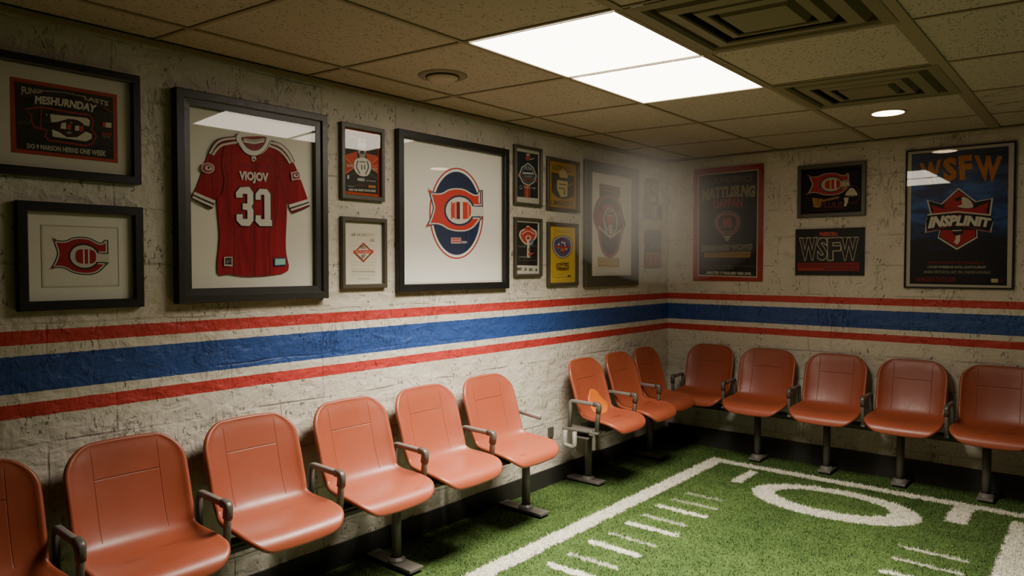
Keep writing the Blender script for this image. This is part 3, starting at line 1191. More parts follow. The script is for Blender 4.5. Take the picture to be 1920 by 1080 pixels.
red, wt = '#a3262b', '#cfc6b4'
A.line([(215, 470), (345, 455), (560, 495), (720, 515), (750, 560), (735, 630), (772, 680), (740, 740), (690, 755), (400, 715), (370, 680), (390, 640), (345, 625), (290, 615), (262, 560), (265, 520)], 12, red, True)
A.line([(342, 460), (338, 630)], 9, red)
A.poly([(410, 510), (700, 540), (725, 560), (715, 605), (660, 590), (560, 545), (470, 570), (420, 575)], wt)
A.poly([(425, 630), (480, 650), (540, 690), (620, 690), (690, 645), (735, 665), (735, 700), (690, 722), (430, 685)], wt)
A.oval(575, 615, 105, 66, '#3a0f10')
A.oval(575, 615, 88, 50, '#120d0c')
A.poly([(500, 580), (535, 575), (535, 628), (490, 622)], wt)
A.rect(545, 590, 575, 630, '#c23a30').rect(605, 600, 638, 640, wt).rect(645, 605, 668, 645, '#c23a30')
A.oval(558, 655, 22, 9, '#8d8473').oval(575, 577, 12, 6, '#8d8473').oval(380, 515, 9, 9, '#8d8473')
A.rect(820, 570, 845, 608, '#c23a30', 4).rect(845, 574, 888, 612, wt, 4).rect(810, 650, 890, 672, '#8a2420', 6).rect(820, 674, 880, 690, '#5c5648', 6)
A.line([(155, 575), (260, 580)], 22, '#3b342c')
A.line([(830, 460), (900, 500)], 8, '#a3312c')
A.end()

# --- B: framed C logo with a double mat
r, back, (x0, x1, z0, z1) = picture('framed_logo', 'black framed red C logo on white mat, lower left of the wall', 'framed logo', 'left', -4.791, -4.367, 1.341, 1.729, .034, .03, mat_col='#e6e1d4')
cx = (-4.791 - 4.367) / 2
pr = sheet('print', -4.707 - cx, -4.456 - cx, 1.428 - 1.341, 1.644 - 1.341, -.0068, flat('#e0dbcd'), r, .0006)
bm = bmesh.new()
ring_mesh(bm, -4.712 - cx, -4.451 - cx, 1.423 - 1.341, 1.649 - 1.341, [(0, -.0065), (.0005, -.0078), (.004, -.0070)])
from_bm('mat_bevel', bm, flat('#c6bfae'), r)
B = Art(r, [(175, 712), (467, 724), (467, 940), (177, 952)], -4.707 - cx, -4.456 - cx, 1.428 - 1.341, 1.644 - 1.341, -.007)
B.begin('logo', pr)
c_mark(B, 200, 750, 436, 902, 6, '#1f2422', '#c9c4b6', '#9c1a24', ((308, 320, '#dcd8cc'), (352, 364, '#dcd8cc')), 1.1)
B.end()

# --- C: framed jersey
r, back, (x0, x1, z0, z1) = picture('jersey_frame', 'tall deep charcoal frame with white backing around the red jersey', 'frame', 'left', -4.241, -3.514, 1.346, 2.221, .034, .045,
                                    M['frame2'], liner=.027, mat_col='#e4dfd3')
cx = (-4.241 - 3.514) / 2
J0, J1, K0, K1 = -4.181, -3.580, 1.406, 2.159
r = thing('football_jersey', 'red short-sleeved football jersey with white number, mounted inside the tall deep frame', 'jersey', (cx, 0, 1.346))
J = Art(r, [(-81.7, -123.9), (766, 27), (766, 1098), (-73, 1128)], J0 - cx, J1 - cx, K0 - 1.346, K1 - 1.346, -.0095)
J.clip = False
def cloth(name, hexc):
    t = NT(name)
    tc = t.n('ShaderNodeTexCoord').outputs['Object']
    fold = t.noise(t.scalevec(tc, (7, 1, 1.1)), 2.2, 3, .5, .6)
    weave = t.n('ShaderNodeTexVoronoi', {'Vector': tc, 'Scale': 500.0}).outputs['Distance']
    c = lin(hexc)
    col = t.mix(t.ramp(fold, .3, .7), tuple(x*.72 for x in c), tuple(x*1.1 for x in c))
    nrm = t.bump(t.math('ADD', fold, t.math('MULTIPLY', weave, .02)), .6, .02)
    t.principled(Base_Color=col, Roughness=.75, Specular_IOR_Level=.2, Normal=nrm)
    return t.m
JR, JD, JW = cloth('red_jersey_cloth', '#981f2a'), cloth('dark_red_jersey_cloth', '#7d1520'), flat('#d5cfc4', .7)
def cloth_part(name, pts, m, thick, label=None):
    J.begin(name, None, label)
    J.poly(smooth_closed(pts, 3), m)
    o = J.end()
    md = o.modifiers.new('thick', 'SOLIDIFY')
    md.thickness = thick
    md.offset = 0
    return o
sl = cloth_part('sleeve', [(258, 92), (160, 100), (105, 130), (62, 210), (0, 390), (-35, 470), (-50, 508), (15, 550), (85, 583), (110, 530), (150, 480), (172, 400), (165, 300), (165, 200), (200, 130)], JR, .002)
sr = cloth_part('sleeve', [(472, 115), (535, 140), (590, 180), (640, 265), (680, 360), (735, 515), (742, 555), (690, 585), (630, 610), (602, 545), (575, 480), (560, 400), (550, 250), (520, 150)], JR, .002)
J.layer += 14
body = cloth_part('body', [(258, 95), (205, 110), (172, 160), (152, 260), (160, 330), (168, 400), (150, 480), (120, 515), (128, 640), (136, 780), (120, 1015), (200, 1026), (300, 1040), (400, 1037), (475, 1030), (597, 998), (585, 880),
                           (583, 780), (592, 600), (585, 480), (575, 400), (568, 260), (545, 160), (505, 125), (470, 115), (460, 150), (420, 205), (365, 215), (310, 195), (270, 140)], JR, .003)
J.layer += 16
J.begin('stitching', body)
for pts in ([(120, 515), (150, 480), (172, 395), (165, 320), (190, 275), (262, 222)], [(260, 285), (365, 292), (505, 308)], [(470, 215), (530, 270), (545, 320), (550, 400), (582, 480)],
            [(190, 320), (196, 600), (235, 700), (228, 1020)], [(372, 700), (374, 1034)], [(528, 340), (520, 640), (470, 740), (476, 1028)]):
    J.line(open_curve(pts, 4), 3, '#4a0d13')
J.end()
J.begin('shoulder_stripes', sl)
for pts in ([(260, 100), (160, 112), (110, 146), (72, 208)], [(262, 128), (165, 145), (124, 172), (92, 216)]):
    J.line(open_curve(pts, 4), 15, '#cdbfb4')
J.line(open_curve([(258, 88), (155, 99), (98, 134), (58, 210)], 4), 5, '#3c1114')
J.line(open_curve([(262, 114), (163, 128), (117, 158), (82, 212)], 4), 4, '#3c1114')
J.end()
J.begin('shoulder_stripes', sr)
for pts in ([(474, 126), (548, 155), (598, 205), (632, 266)], [(470, 150), (540, 180), (585, 226), (614, 272)]):
    J.line(open_curve(pts, 4), 14, '#cdbfb4')
J.line(open_curve([(474, 113), (556, 142), (610, 196), (645, 264)], 4), 5, '#3c1114')
J.line(open_curve([(472, 139), (544, 167), (592, 215), (623, 269)], 4), 4, '#3c1114')
J.end()
J.begin('cuff', sl)
J.line([(-40, 474), (28, 504), (104, 536)], 20, JW).line([(-46, 489), (22, 520), (98, 552)], 12, '#2f2a28').line([(-49, 500), (18, 533), (92, 565)], 14, JW).line([(-52, 512), (10, 548), (84, 582)], 10, '#3c1114')
J.end()
J.begin('cuff', sr)
J.line([(604, 562), (670, 542), (735, 522)], 20, JW).line([(612, 577), (678, 556), (738, 535)], 10, '#2f2a28').line([(616, 588), (680, 567), (740, 545)], 12, JW).line([(626, 607), (690, 585), (743, 558)], 10, '#3c1114')
J.end()
J.begin('collar')
J.poly(smooth_closed([(300, 95), (370, 88), (445, 95), (448, 140), (405, 192), (372, 198), (325, 165), (296, 125)], 3), '#86131d')
J.line(open_curve([(298, 108), (370, 118), (443, 108)], 5), 16, '#a7a499')
J.line(open_curve([(300, 122), (370, 134), (440, 122)], 5), 12, JW)
J.line(smooth_closed([(272, 84), (365, 72), (462, 80), (462, 138), (420, 190), (368, 204), (315, 182), (278, 132)], 4), 33, '#ddd9d0', True)
J.line(open_curve([(262, 130), (300, 192), (345, 218), (395, 218), (445, 182), (480, 120)], 4), 5, '#2f2a28')
J.end()
J.begin('name_lettering')
J.tbox('VIOJOV', 268, 322, 466, 402, '#cfc4ba', 15, .05)
J.end()
three = [(245, 470), (275, 435), (335, 432), (362, 470), (362, 545), (350, 565), (362, 590), (362, 660), (335, 698), (280, 695), (248, 660), (248, 618), (290, 618), (290, 650), (322, 650), (322, 590), (290, 585), (290, 545), (322, 545), (322, 480), (290, 478), (290, 505), (247, 505)]
hook = [(378, 480), (405, 445), (455, 448), (478, 480), (478, 655), (487, 658), (487, 697), (405, 697), (375, 665), (378, 625), (412, 625), (412, 650), (437, 652), (437, 485), (412, 485), (412, 520), (378, 518)]
J.begin('number')
J.line(three, 11, '#2b2a33', True).line(hook, 11, '#2b2a33', True).poly(three, '#d8d3c9').poly(hook, '#d8d3c9')
J.end()
J.begin('chest_badge')
J.poly([(352, 228), (378, 224), (386, 244), (380, 260), (356, 258)], '#cfc9be').rect(370, 246, 386, 260, '#b8482c').rect(360, 238, 374, 248, '#2b2022')
J.end()
J.begin('sleeve_badge', sl)
J.oval(55, 305, 45, 36, '#cfc4ba').oval(54, 305, 38, 30, '#8b1620').oval(60, 303, 24, 18, '#cfc4ba').oval(64, 302, 14, 10, '#33181a').rect(66, 300, 84, 318, '#cfc4ba')
J.end()
J.begin('sleeve_badge', sr)
J.poly([(616, 335), (670, 322), (682, 350), (678, 380), (622, 388)], '#cfc4ba').poly([(622, 340), (664, 329), (674, 352), (672, 374), (627, 381)], '#8b1620').oval(652, 354, 17, 12, '#cfc4ba').oval(654, 352, 9, 6, '#33181a')
J.end()
J.begin('hem_patch')
J.poly([(160, 908), (217, 906), (217, 974), (158, 970)], '#b5ad9f').poly([(168, 916), (210, 914), (210, 960), (167, 958)], '#1a1917').rect(176, 930, 186, 950, '#8a8377').rect(190, 925, 203, 944, '#5d574e')
J.end()
J.begin('hem_label')
J.poly([(499, 912), (578, 910), (578, 962), (500, 968)], '#2f5a75').poly([(505, 920), (572, 917), (572, 955), (505, 960)], '#9fd3c6')
J.end()

# --- D: orange and black poster
r, back, bx4 = picture('framed_poster', 'small grey framed orange and black poster with white figure, right of the jersey', 'framed poster', 'left', -3.42, -3.146, 1.834, 2.21, .024, .026, M['frame3'], mat_col='#b04a24')
A = Art(r, [(85, 50), (300, 95), (298, 490), (85, 470)], bx4[0], bx4[1], bx4[2], bx4[3], -.0065)
A.begin('poster_field', back)
A.poly([(98, 75), (290, 112), (288, 470), (98, 450)], '#1c1613')
A.poly([(98, 225), (165, 205), (180, 290), (98, 345)], '#b7431f').poly([(220, 215), (289, 235), (289, 340), (235, 300)], '#b7431f')
for k in range(5):
    A.line([(150, 300), (98, 240 + 26*k)], 5, '#7e2410' if k % 2 else '#d8663a')
    A.line([(240, 300), (289, 245 + 24*k)], 5, '#7e2410' if k % 2 else '#d8663a')
A.poly([(98, 380), (150, 340), (240, 345), (289, 385), (288, 470), (98, 450)], '#1c1a14')
A.line([(98, 375), (150, 338), (240, 343), (289, 380)], 4, '#4a5138')
A.end()
A.begin('figure', back)
A.oval(180, 130, 13, 14, '#b9b2a6').oval(208, 135, 12, 14, '#b9b2a6').oval(183, 165, 14, 22, '#c9c3b8').oval(206, 168, 13, 22, '#c9c3b8').oval(195, 208, 24, 16, '#b5aea2')
A.poly([(176, 205), (216, 208), (214, 245), (180, 242)], '#8f887d').rect(184, 200, 208, 220, '#3a332c')
A.poly(smooth_closed([(150, 265), (178, 245), (215, 247), (244, 275), (246, 320), (225, 356), (180, 355), (148, 315)], 3), '#d2ccc1')
A.line(open_curve([(170, 262), (162, 300), (182, 345)], 4), 6, '#2b2622').line(open_curve([(224, 265), (232, 305), (214, 348)], 4), 6, '#2b2622')
A.line([(178, 268), (215, 272)], 5, '#2b2622').tbox('11', 190, 288, 212, 318, '#2b2622', 1)
A.end()
A.begin('poster_lettering', back)
A.tbox('nosvs', 125, 105, 160, 117, '#b9b2a6', 4).tbox('BONS', 105, 280, 140, 300, '#c9a58a', 5).tbox('YNOY', 250, 305, 286, 322, '#c9a58a', 5)
A.tbox('MIRIS', 166, 370, 208, 388, '#d8d3c6', 3).tbox('two burner', 215, 380, 275, 390, '#9b958a', 5).tbox('gimson', 105, 415, 145, 427, '#8d877c', 3).tbox('anwlers', 150, 410, 212, 418, '#8a3a26', 3)
A.rect(230, 415, 272, 430, '#b06a2c', 3).tbox('OVER THE WHITE TOWN ONCE', 112, 436, 272, 450, '#cfc9bc', 8).rect(105, 352, 115, 375, '#c9c3b8')
A.end()

# --- E: white diamond print
r, back, bx4 = picture('framed_print', 'small dark framed white print with a red diamond emblem, below the orange poster', 'framed print', 'left', -3.42, -3.133, 1.387, 1.746, .022, .026, M['frame3'], mat_col='#d8d1c0')
A = Art(r, [(82, 622), (322, 642), (322, 1025), (82, 1030)], bx4[0], bx4[1], bx4[2], bx4[3], -.0065)
A.begin('paper', back)
A.poly([(118, 685), (285, 698), (285, 1000), (122, 1004)], '#d3ccb9')
for y in (718, 780, 885, 905, 928, 965):
    A.line([(130, y), (280, y + 5)], 2, '#b9b19c')
A.end()
A.begin('diamond_emblem', back)
A.poly([(205, 762), (267, 824), (205, 890), (142, 826)], '#a03326').poly([(205, 774), (254, 824), (205, 876), (154, 826)], '#cfc6b0')
A.poly([(143, 812), (266, 810), (266, 832), (143, 832)], '#b23a2b').tbox('RASIES', 158, 815, 252, 828, '#cf9a86', 0)
A.tbox('NEST', 182, 782, 228, 806, '#5a3a2c', 1, .03, 5).tbox('87', 192, 838, 218, 862, '#4a332a', 0).line([(165, 838), (200, 872)], 5, '#6b4a3a').line([(246, 838), (212, 872)], 5, '#6b4a3a')
A.end()
A.begin('print_lettering', back)
A.tbox('04 10 11', 132, 700, 215, 720, '#8d8673', 5, 0).tbox('tour pass', 220, 705, 270, 718, '#b3ab97', 3, 0).tbox('PRONG TONE ONWARD TERMS', 132, 938, 278, 950, '#a1987f', 4, 0)
A.tbox('admit one seat', 172, 984, 240, 994, '#b3ab97', 2, 0).tbox('ca', 248, 738, 272, 756, '#9d957f', 1, 0)
A.end()

# --- F: big oval C emblem
r, back, bx4 = picture('framed_emblem', 'large square dark framed navy oval emblem with a red C on white', 'framed emblem', 'left', -3.063, -2.155, 1.361, 2.227, .041, .036, M['frame'], mat_col='#f4f1ea')
A = Art(r, [(-106.5, -160.4), (814.4, 8.3), (809.5, 1169), (-106.5, 1202)], bx4[0], bx4[1], bx4[2], bx4[3], -.0065)
A.begin('keyline', back)
A.line([(-98, -146), (806, 18), (801, 1158), (-98, 1190)], 6, '#b8937c', True)
A.end()
A.begin('oval', back)
A.oval(398, 540, 246, 420, '#b8372f', 64).oval(398, 540, 234, 408, '#f4f1ea', 64).oval(398, 540, 218, 384, '#232f52', 64)
A.end()
A.begin('logo', back)
c_mark(A, 110, 292, 648, 720, 0, '#2a3550', '#dcd8cf', '#cf3e32', ((240+0, 252, '#cf3e32'), (272, 290, '#d98d78'), (292, 318, '#5e2330'), (322, 346, '#dcd8cf'), (388, 404, '#d98d78')), 1.0)
A.poly([(598, 350), (612, 340), (612, 450), (598, 440)], '#dcd8cf').poly([(612, 340), (622, 335), (622, 455), (612, 455)], '#7a2030')
A.end()
A.begin('badge', back)
A.rect(346, 764, 438, 818, '#c8b5b0').rect(350, 770, 434, 785, '#c25a56').rect(350, 793, 434, 808, '#c25a56').rect(444, 796, 490, 816, '#a9aab0')
A.end()

# --- G: navy emblem poster
r, back, bx4 = picture('framed_poster', 'small framed navy poster with round crest, left of the ochre poster', 'framed poster', 'left', -2.085, -1.799, 1.891, 2.274, .018, .024, M['frame3'], mat_col='#b9b3a3', group=None)
A = Art(r, [(62, 55), (224, 92), (218, 462), (62, 445)], bx4[0], bx4[1], bx4[2], bx4[3], -.0065)
A.begin('poster_field', back)
A.poly([(76, 84), (215, 112), (210, 420), (76, 408)], '#23272f')
A.poly([(120, 320), (162, 325), (160, 412), (122, 410)], '#8c3e2c').line([(140, 322), (140, 412)], 4, '#c07a5e')
A.end()
A.begin('crest', back)
hexa = [(148, 170), (182, 200), (205, 265), (190, 310), (150, 335), (112, 315), (85, 258), (105, 200)]
A.poly(hexa, '#a8a8a6').poly([((x-147)*.86+147, (y-255)*.88+255) for x, y in hexa], '#2c3138').line([((x-147)*.7+147, (y-255)*.72+255) for x, y in hexa], 4, '#7b7f82', True)
A.oval(148, 135, 18, 22, '#8f4334').oval(148, 112, 12, 9, '#b0a8a0').line([(160, 150), (188, 138)], 6, '#b0a8a0').oval(80, 262, 7, 10, '#a4452f').oval(208, 295, 7, 10, '#a4452f')
A.tbox('FUN', 125, 195, 172, 222, '#8b8f92', 6).rect(112, 238, 184, 250, '#b5b2ac', 4).tbox('DURRY', 122, 258, 176, 275, '#8b8f92', 4).rect(122, 280, 172, 292, '#8c3e2c', 3)
A.end()
A.begin('poster_lettering', back)
A.tbox('Ca', 90, 328, 108, 355, '#b0aca2', 2, 0).tbox('loss ny', 118, 330, 195, 352, '#b0aca2', 10, 0)
A.end()

# --- H: black poster with bouquet-like crest
r, back, bx4 = picture('framed_poster', 'small framed black poster with red flower-like crest, left of the yellow poster', 'framed poster', 'left', -2.081, -1.798, 1.432, 1.813, .018, .024, M['frame3'], mat_col='#c3beb0')
A = Art(r, [(60, 560), (230, 572), (228, 942), (60, 945)], bx4[0], bx4[1], bx4[2], bx4[3], -.0065)
A.begin('poster_field', back)
A.poly([(70, 575), (218, 585), (215, 885), (70, 882)], '#201e1a')
A.end()
A.begin('crest', back)
A.poly(smooth_closed([(148, 602), (178, 622), (208, 640), (210, 680), (188, 712), (166, 738), (128, 735), (100, 705), (85, 670), (96, 638), (125, 622)], 3), '#c9b9ae')
A.poly(smooth_closed([(148, 612), (174, 630), (198, 648), (200, 678), (180, 706), (162, 728), (132, 726), (108, 700), (96, 668), (104, 646), (130, 630)], 3), '#b23c2f')
A.oval(148, 622, 22, 12, '#b23c2f').line(open_curve([(105, 665), (148, 640), (195, 662)], 4), 5, '#d8c4b8').oval(150, 690, 20, 20, '#c9b9ae').oval(150, 690, 12, 12, '#a23428').rect(140, 700, 158, 740, '#c9b9ae')
A.poly([(165, 715), (190, 690), (186, 728), (172, 745)], '#5b86a5').poly([(142, 735), (160, 735), (160, 830), (140, 828)], '#b9b1a6').rect(152, 760, 164, 790, '#8a4638').poly([(150, 795), (190, 795), (170, 810), (150, 815)], '#b04a36')
A.end()
A.begin('poster_lettering', back)
A.tbox('HOUSES', 80, 742, 130, 755, '#8d887c', 2, 0).tbox('LIGHTS', 168, 740, 210, 752, '#6d695f', 2, 0).tbox('DISMETTS', 84, 818, 168, 830, '#9a958a', 1, 0).tbox('for one night the hall of home', 80, 842, 205, 850, '#77736a', 3, 0)
for k, x in enumerate((72, 122, 155, 198)):
    A.tbox(('BNEY', 'U8', 'R01', 'H8')[k], x, 898 + k*2, x + (34, 16, 26, 15)[k], 918 + k*2, '#57544c', 0)
A.end()

# --- I: ochre poster
r, back, bx4 = picture('framed_poster', 'small framed dull ochre poster with pale monogram, above the bright yellow poster', 'framed poster', 'left', -1.738, -1.366, 1.879, 2.236, .022, .024, M['frame3'], mat_col='#a27a35')
A = Art(r, [(295, 150), (483, 185), (475, 490), (293, 472)], bx4[0], bx4[1], bx4[2], bx4[3], -.0065)
A.begin('monogram', back)
A.poly([(315, 235), (360, 245), (372, 270), (420, 280), (425, 255), (465, 262), (462, 400), (425, 415), (380, 420), (345, 405), (316, 370)], '#4a4538')
A.oval(370, 330, 48, 66, '#4a4538').poly([(365, 225), (405, 215), (425, 275), (370, 272)], '#b39a62').poly([(352, 290), (422, 300), (418, 400), (375, 408), (350, 350)], '#c0aa74')
A.line([(365, 318), (412, 322)], 7, '#4a4538').line([(362, 345), (400, 350), (398, 390)], 8, '#4a4538').line([(415, 335), (460, 310)], 8, '#a27a35')
A.end()
A.begin('poster_lettering', back)
A.tbox('KEEP ALL', 322, 185, 452, 220, '#5f5233', 22, .02, 6).tbox('UMBERTY', 310, 425, 450, 458, '#5f5233', 10, .02)
A.end()

# --- J: yellow poster
r, back, bx4 = picture('framed_poster', 'small framed bright yellow poster with round purple crest left of the tall picture', 'framed poster', 'left', -1.732, -1.378, 1.364, 1.798, .022, .024, M['frame3'], mat_col='#c9a637')
A = Art(r, [(297, 598), (473, 610), (467, 1003), (297, 1010)], bx4[0], bx4[1], bx4[2], bx4[3], -.0065)
A.begin('line_box', back)
A.line([(335, 632), (448, 640), (446, 700)], 3, '#8f7530').line([(335, 632), (336, 700)], 3, '#8f7530').line([(342, 645), (438, 652)], 3, '#8f7530').line([(322, 925), (324, 968), (440, 966)], 3, '#9c8335').line([(335, 950), (410, 950)], 2, '#9c8335')
A.end()
A.begin('crest', back)
sh = smooth_closed([(388, 672), (430, 685), (452, 730), (440, 800), (385, 840), (335, 800), (318, 735), (340, 690)], 3)
A.poly(sh, '#4b4660').poly([((x-386)*.93+386, (y-752)*.93+752) for x, y in sh], '#cfc5b4').poly([((x-386)*.86+386, (y-752)*.86+752) for x, y in sh], '#5a5578')
for k in range(14):
    a = k*.9
    A.oval(386 + 38*math.cos(a)*(.5+.5*(k % 3)/2), 748 + 52*math.sin(a)*(.5+.5*(k % 2)), 7, 9, ('#c9bfb0', '#8b3a36', '#c9bfb0', '#3e4a78')[k % 4], 10)
A.rect(332, 748, 440, 762, '#a3423a', 3).rect(372, 766, 398, 785, '#c7652f')
A.end()
A.begin('poster_lettering', back)
A.text('CONTEST', (345, 872), (425, 868), (430, 892), (340, 896), '#6a5428', .04, 4).text('OPENING', (340, 896), (430, 892), (422, 918), (350, 920), '#6a5428', .04, -4)
A.tbox('MC', 418, 952, 440, 966, '#3c3520', 0)
A.end()

# --- K: tall crest picture
r, back, bx4 = picture('framed_emblem', 'tall thick-framed white picture with a dark red and black crest, near the corner', 'framed emblem', 'left', -1.298, -.552, 1.35, 2.266, .078, .032, M['frame3'], mat_col='#dcd6c8')
A = Art(r, [(95, 115), (415, 172), (408, 945), (83, 958)], bx4[0], bx4[1], bx4[2], bx4[3], -.0065)
A.begin('banner', back)
A.poly([(168, 210), (326, 240), (324, 330), (168, 330)], '#6d5a50').poly([(176, 222), (318, 250), (316, 330), (176, 330)], '#9b4a44').poly([(184, 240), (310, 262), (308, 330), (184, 330)], '#33302b').line([(190, 262), (305, 272)], 12, '#9b3f3c')
A.poly([(150, 800), (318, 806), (316, 882), (150, 882)], '#b79a64').line([(160, 850), (305, 858)], 6, '#c9b07f').line([(160, 892), (310, 898)], 2, '#a09880')
A.end()
A.begin('crest', back)
sh = smooth_closed([(245, 298), (300, 318), (330, 380), (350, 470), (366, 530), (345, 600), (325, 690), (300, 765), (245, 806), (190, 770), (165, 690), (150, 590), (122, 520), (122, 430), (150, 345), (195, 305)], 3)
A.poly(sh, '#5b4a42')
A.poly([((x-244)*.94+244, (y-550)*.965+550) for x, y in sh], '#a8453f')
A.poly([((x-244)*.82+244, (y-550)*.90+550) for x, y in sh], '#25241f')
A.poly([(135, 450), (150, 405), (185, 420), (200, 500), (180, 565), (140, 520)], '#8e2f36').poly([(185, 385), (270, 370), (290, 440), (225, 425), (205, 470)], '#99393c')
A.poly([(150, 560), (248, 655), (335, 585), (335, 570), (248, 632), (160, 545)], '#b8b0a4')
A.line(smooth_closed([(245, 405), (285, 450), (300, 540), (280, 600), (245, 628), (215, 590), (200, 500), (215, 440)], 3), 9, '#b8b0a4', True)
A.oval(247, 495, 32, 42, '#b03040').line([(222, 462), (275, 470)], 9, '#b8b0a4').poly([(232, 540), (262, 540), (270, 600), (248, 620), (236, 600)], '#b8b0a4').line([(300, 470), (318, 415), (328, 470)], 7, '#9d958a').line([(205, 520), (225, 590)], 8, '#b8b0a4').line([(232, 432), (262, 440)], 7, '#b8b0a4')
A.end()

# --- L, M: unframed cards next to the corner
def card(name, label, u0, u1, v0, v1, col, wall='left', cat='poster', depth=.01):
    w = abs(u1-u0)
    r = thing(name, label, cat, ((u0+u1)/2, 0, v0) if wall == 'left' else (0, (u0+u1)/2, v0), 0 if wall == 'left' else -PI/2)
    bm = bmesh.new()
    add_box(bm, -w/2, w/2, -depth, 0, 0, v1-v0, .0015)
    p = from_bm('board', bm, flat(col), r)
    return r, p, (-w/2, w/2, 0, v1-v0)
r, p, b4 = card('poster_card', 'dim upright blue-grey card with an oval badge, topmost by the corner', -.427, -.195, 2.021, 2.219, '#4a4a48')
A = Art(r, [(495, 182), (603, 194), (605, 375), (495, 378)], *b4, -.0105)
A.begin('badge', p)
A.oval(552, 270, 34, 58, '#6f6a60').oval(552, 270, 27, 50, '#3f4044').oval(556, 265, 15, 30, '#8a5a4c')
A.poly([(525, 310), (560, 330), (590, 315), (585, 360), (530, 362)], '#8b7a4e')
A.end()
r, p, b4 = card('poster_card', 'dim wide ochre and violet card directly under the upright badge card', -.434, -.135, 1.885, 2.018, '#6a604a')
A = Art(r, [(490, 378), (630, 380), (628, 510), (490, 505)], *b4, -.0105)
A.begin('lettering', p)
A.rect(600, 395, 622, 490, '#4a4660').line([(520, 395), (520, 480), (548, 470), (548, 400)], 10, '#94803f').rect(560, 400, 585, 485, '#94803f').line([(500, 492), (620, 496)], 5, '#55507a')
A.end()
r, p, b4 = card('poster_card', 'dim upright grey and orange card, lowest beside the corner', -.418, -.146, 1.485, 1.794, '#4b4a45')
A = Art(r, [(497, 588), (625, 595), (620, 885), (497, 880)], *b4, -.0105)
A.begin('orange_block', p)
A.poly([(500, 765), (618, 768), (615, 782), (500, 780)], '#9b8038').poly([(500, 782), (616, 784), (613, 875), (502, 872)], '#96573a')
for k in range(5):
    A.line([(520 + 19*k, 800), (520 + 19*k, 862)], 8, '#a87a3c' if k % 2 else '#8d3d2c')
A.end()
A.begin('drawing', p)
A.line(open_curve([(520, 650), (550, 635), (595, 660)], 4), 5, '#77746a').line(open_curve([(535, 715), (560, 690), (590, 735), (600, 715)], 4), 6, '#85827a').oval(548, 720, 12, 14, '#6d6a62')
A.line([(510, 610), (612, 616)], 4, '#66635b')
A.end()

# --- N: red bordered poster on the short wall
r, p, b4 = card('event_poster', 'tall black poster with red border and arched lettering, nearest the corner, short wall', -.235, -.822, 1.379, 2.302, '#92332a', 'right', 'poster', .012)
A = Art(r, [(55, 85), (672, 40), (650, 1065), (42, 1058)], *b4, -.0125)
A.begin('poster_field', p)
A.poly([(97, 130), (628, 90), (606, 1032), (85, 1016)], '#b5aa94').poly([(104, 138), (620, 99), (598, 1022), (93, 1007)], '#231f1a')
A.end()
A.begin('title_lettering', p)
A.text('LNOUNDIENCS', (122, 175), (580, 140), (572, 195), (122, 238), '#5d5648', .035, 12)
A.text('MATTLISLNG', (130, 262), (600, 230), (592, 335), (128, 365), '#8a7c5c', .06, 16)
A.text('DAPPAN', (228, 362), (490, 342), (485, 420), (232, 438), '#8c3a34', .05, 10)
A.end()
A.begin('badge', p)
sh = smooth_closed([(350, 452), (425, 470), (468, 540), (440, 625), (385, 672), (350, 718), (310, 672), (262, 620), (236, 550), (275, 475)], 3)
A.poly(sh, '#77706a').poly([((x-350)*.92+350, (y-570)*.94+570) for x, y in sh], '#7b2a2c').poly([((x-350)*.74+350, (y-565)*.78+565) for x, y in sh], '#4a2523')
A.line(smooth_closed([(350, 480), (410, 490), (440, 545), (405, 630), (350, 650), (295, 630), (258, 545), (295, 488)], 3), 5, '#9a9088', True)
A.text('RRR', (318, 515), (388, 512), (398, 585), (308, 588), '#a8463e', .03).poly([(292, 595), (384, 592), (384, 628), (296, 632)], '#2b2622').line([(292, 595), (384, 592), (384, 628), (296, 632)], 4, '#9a9088', True).poly([(318, 668), (382, 668), (348, 718)], '#8f887a')
A.end()
A.begin('poster_lettering', p)
A.text('DERSEHARED WICHVES', (122, 752), (568, 738), (566, 785), (122, 800), '#7d7564', .045)
A.poly([(140, 818), (552, 805), (548, 858), (148, 858)], '#8a6a2f')
A.tbox('SEATED ROUND WITH NEW TEAMS', 165, 828, 525, 846, '#6e5220', -6, .02).line([(122, 806), (566, 792)], 4, '#7d7564')
A.line([(122, 930), (300, 932)], 3, '#6f6858').line([(400, 932), (590, 936)], 3, '#6f6858').tbox('AT HILL', 305, 922, 388, 940, '#7d7564', 0, .02).line([(145, 952), (405, 955)], 5, '#5e584b').line([(140, 880), (380, 876)], 6, '#35311f')
A.text('ANNOTED 15 PEARLMEN WIEN OWE .', (162, 975), (565, 985), (562, 1012), (162, 1002), '#b5ad9b', .04)
A.end()

# --- O: C logo plaque
r, back, bx4 = picture('framed_logo', 'grey-brown framed black picture with red C logo and white cap, short wall', 'framed logo', 'right', -1.086, -1.565, 1.864, 2.256, .030, .024, M['frame3'], glass=False, mat_col='#1c1815')
A = Art(r, [(100, 125), (598, 92), (590, 485), (95, 500)], *bx4, -.0065)
A.begin('logo', back)
c_mark(A, 125, 158, 500, 362, -20, '#2a2a22', '#a59a78', '#97242a', ((295, 315, '#b0974a'), (352, 370, '#cfc4b0')), 1.0)
A.end()
A.begin('cap_badge', back)
A.arc(520, 340, 55, 76, 5, '#6d2a28').poly(smooth_closed([(460, 352), (478, 310), (510, 282), (540, 305), (556, 352)], 3), '#b5ab98').line([(455, 352), (558, 352)], 6, '#2a201c').poly([(444, 366), (486, 366), (478, 405), (462, 442), (446, 436), (452, 400)], '#b5ab98').line([(490, 250), (515, 175), (560, 150)], 4, '#45261f')
A.end()
A.begin('lettering', back)
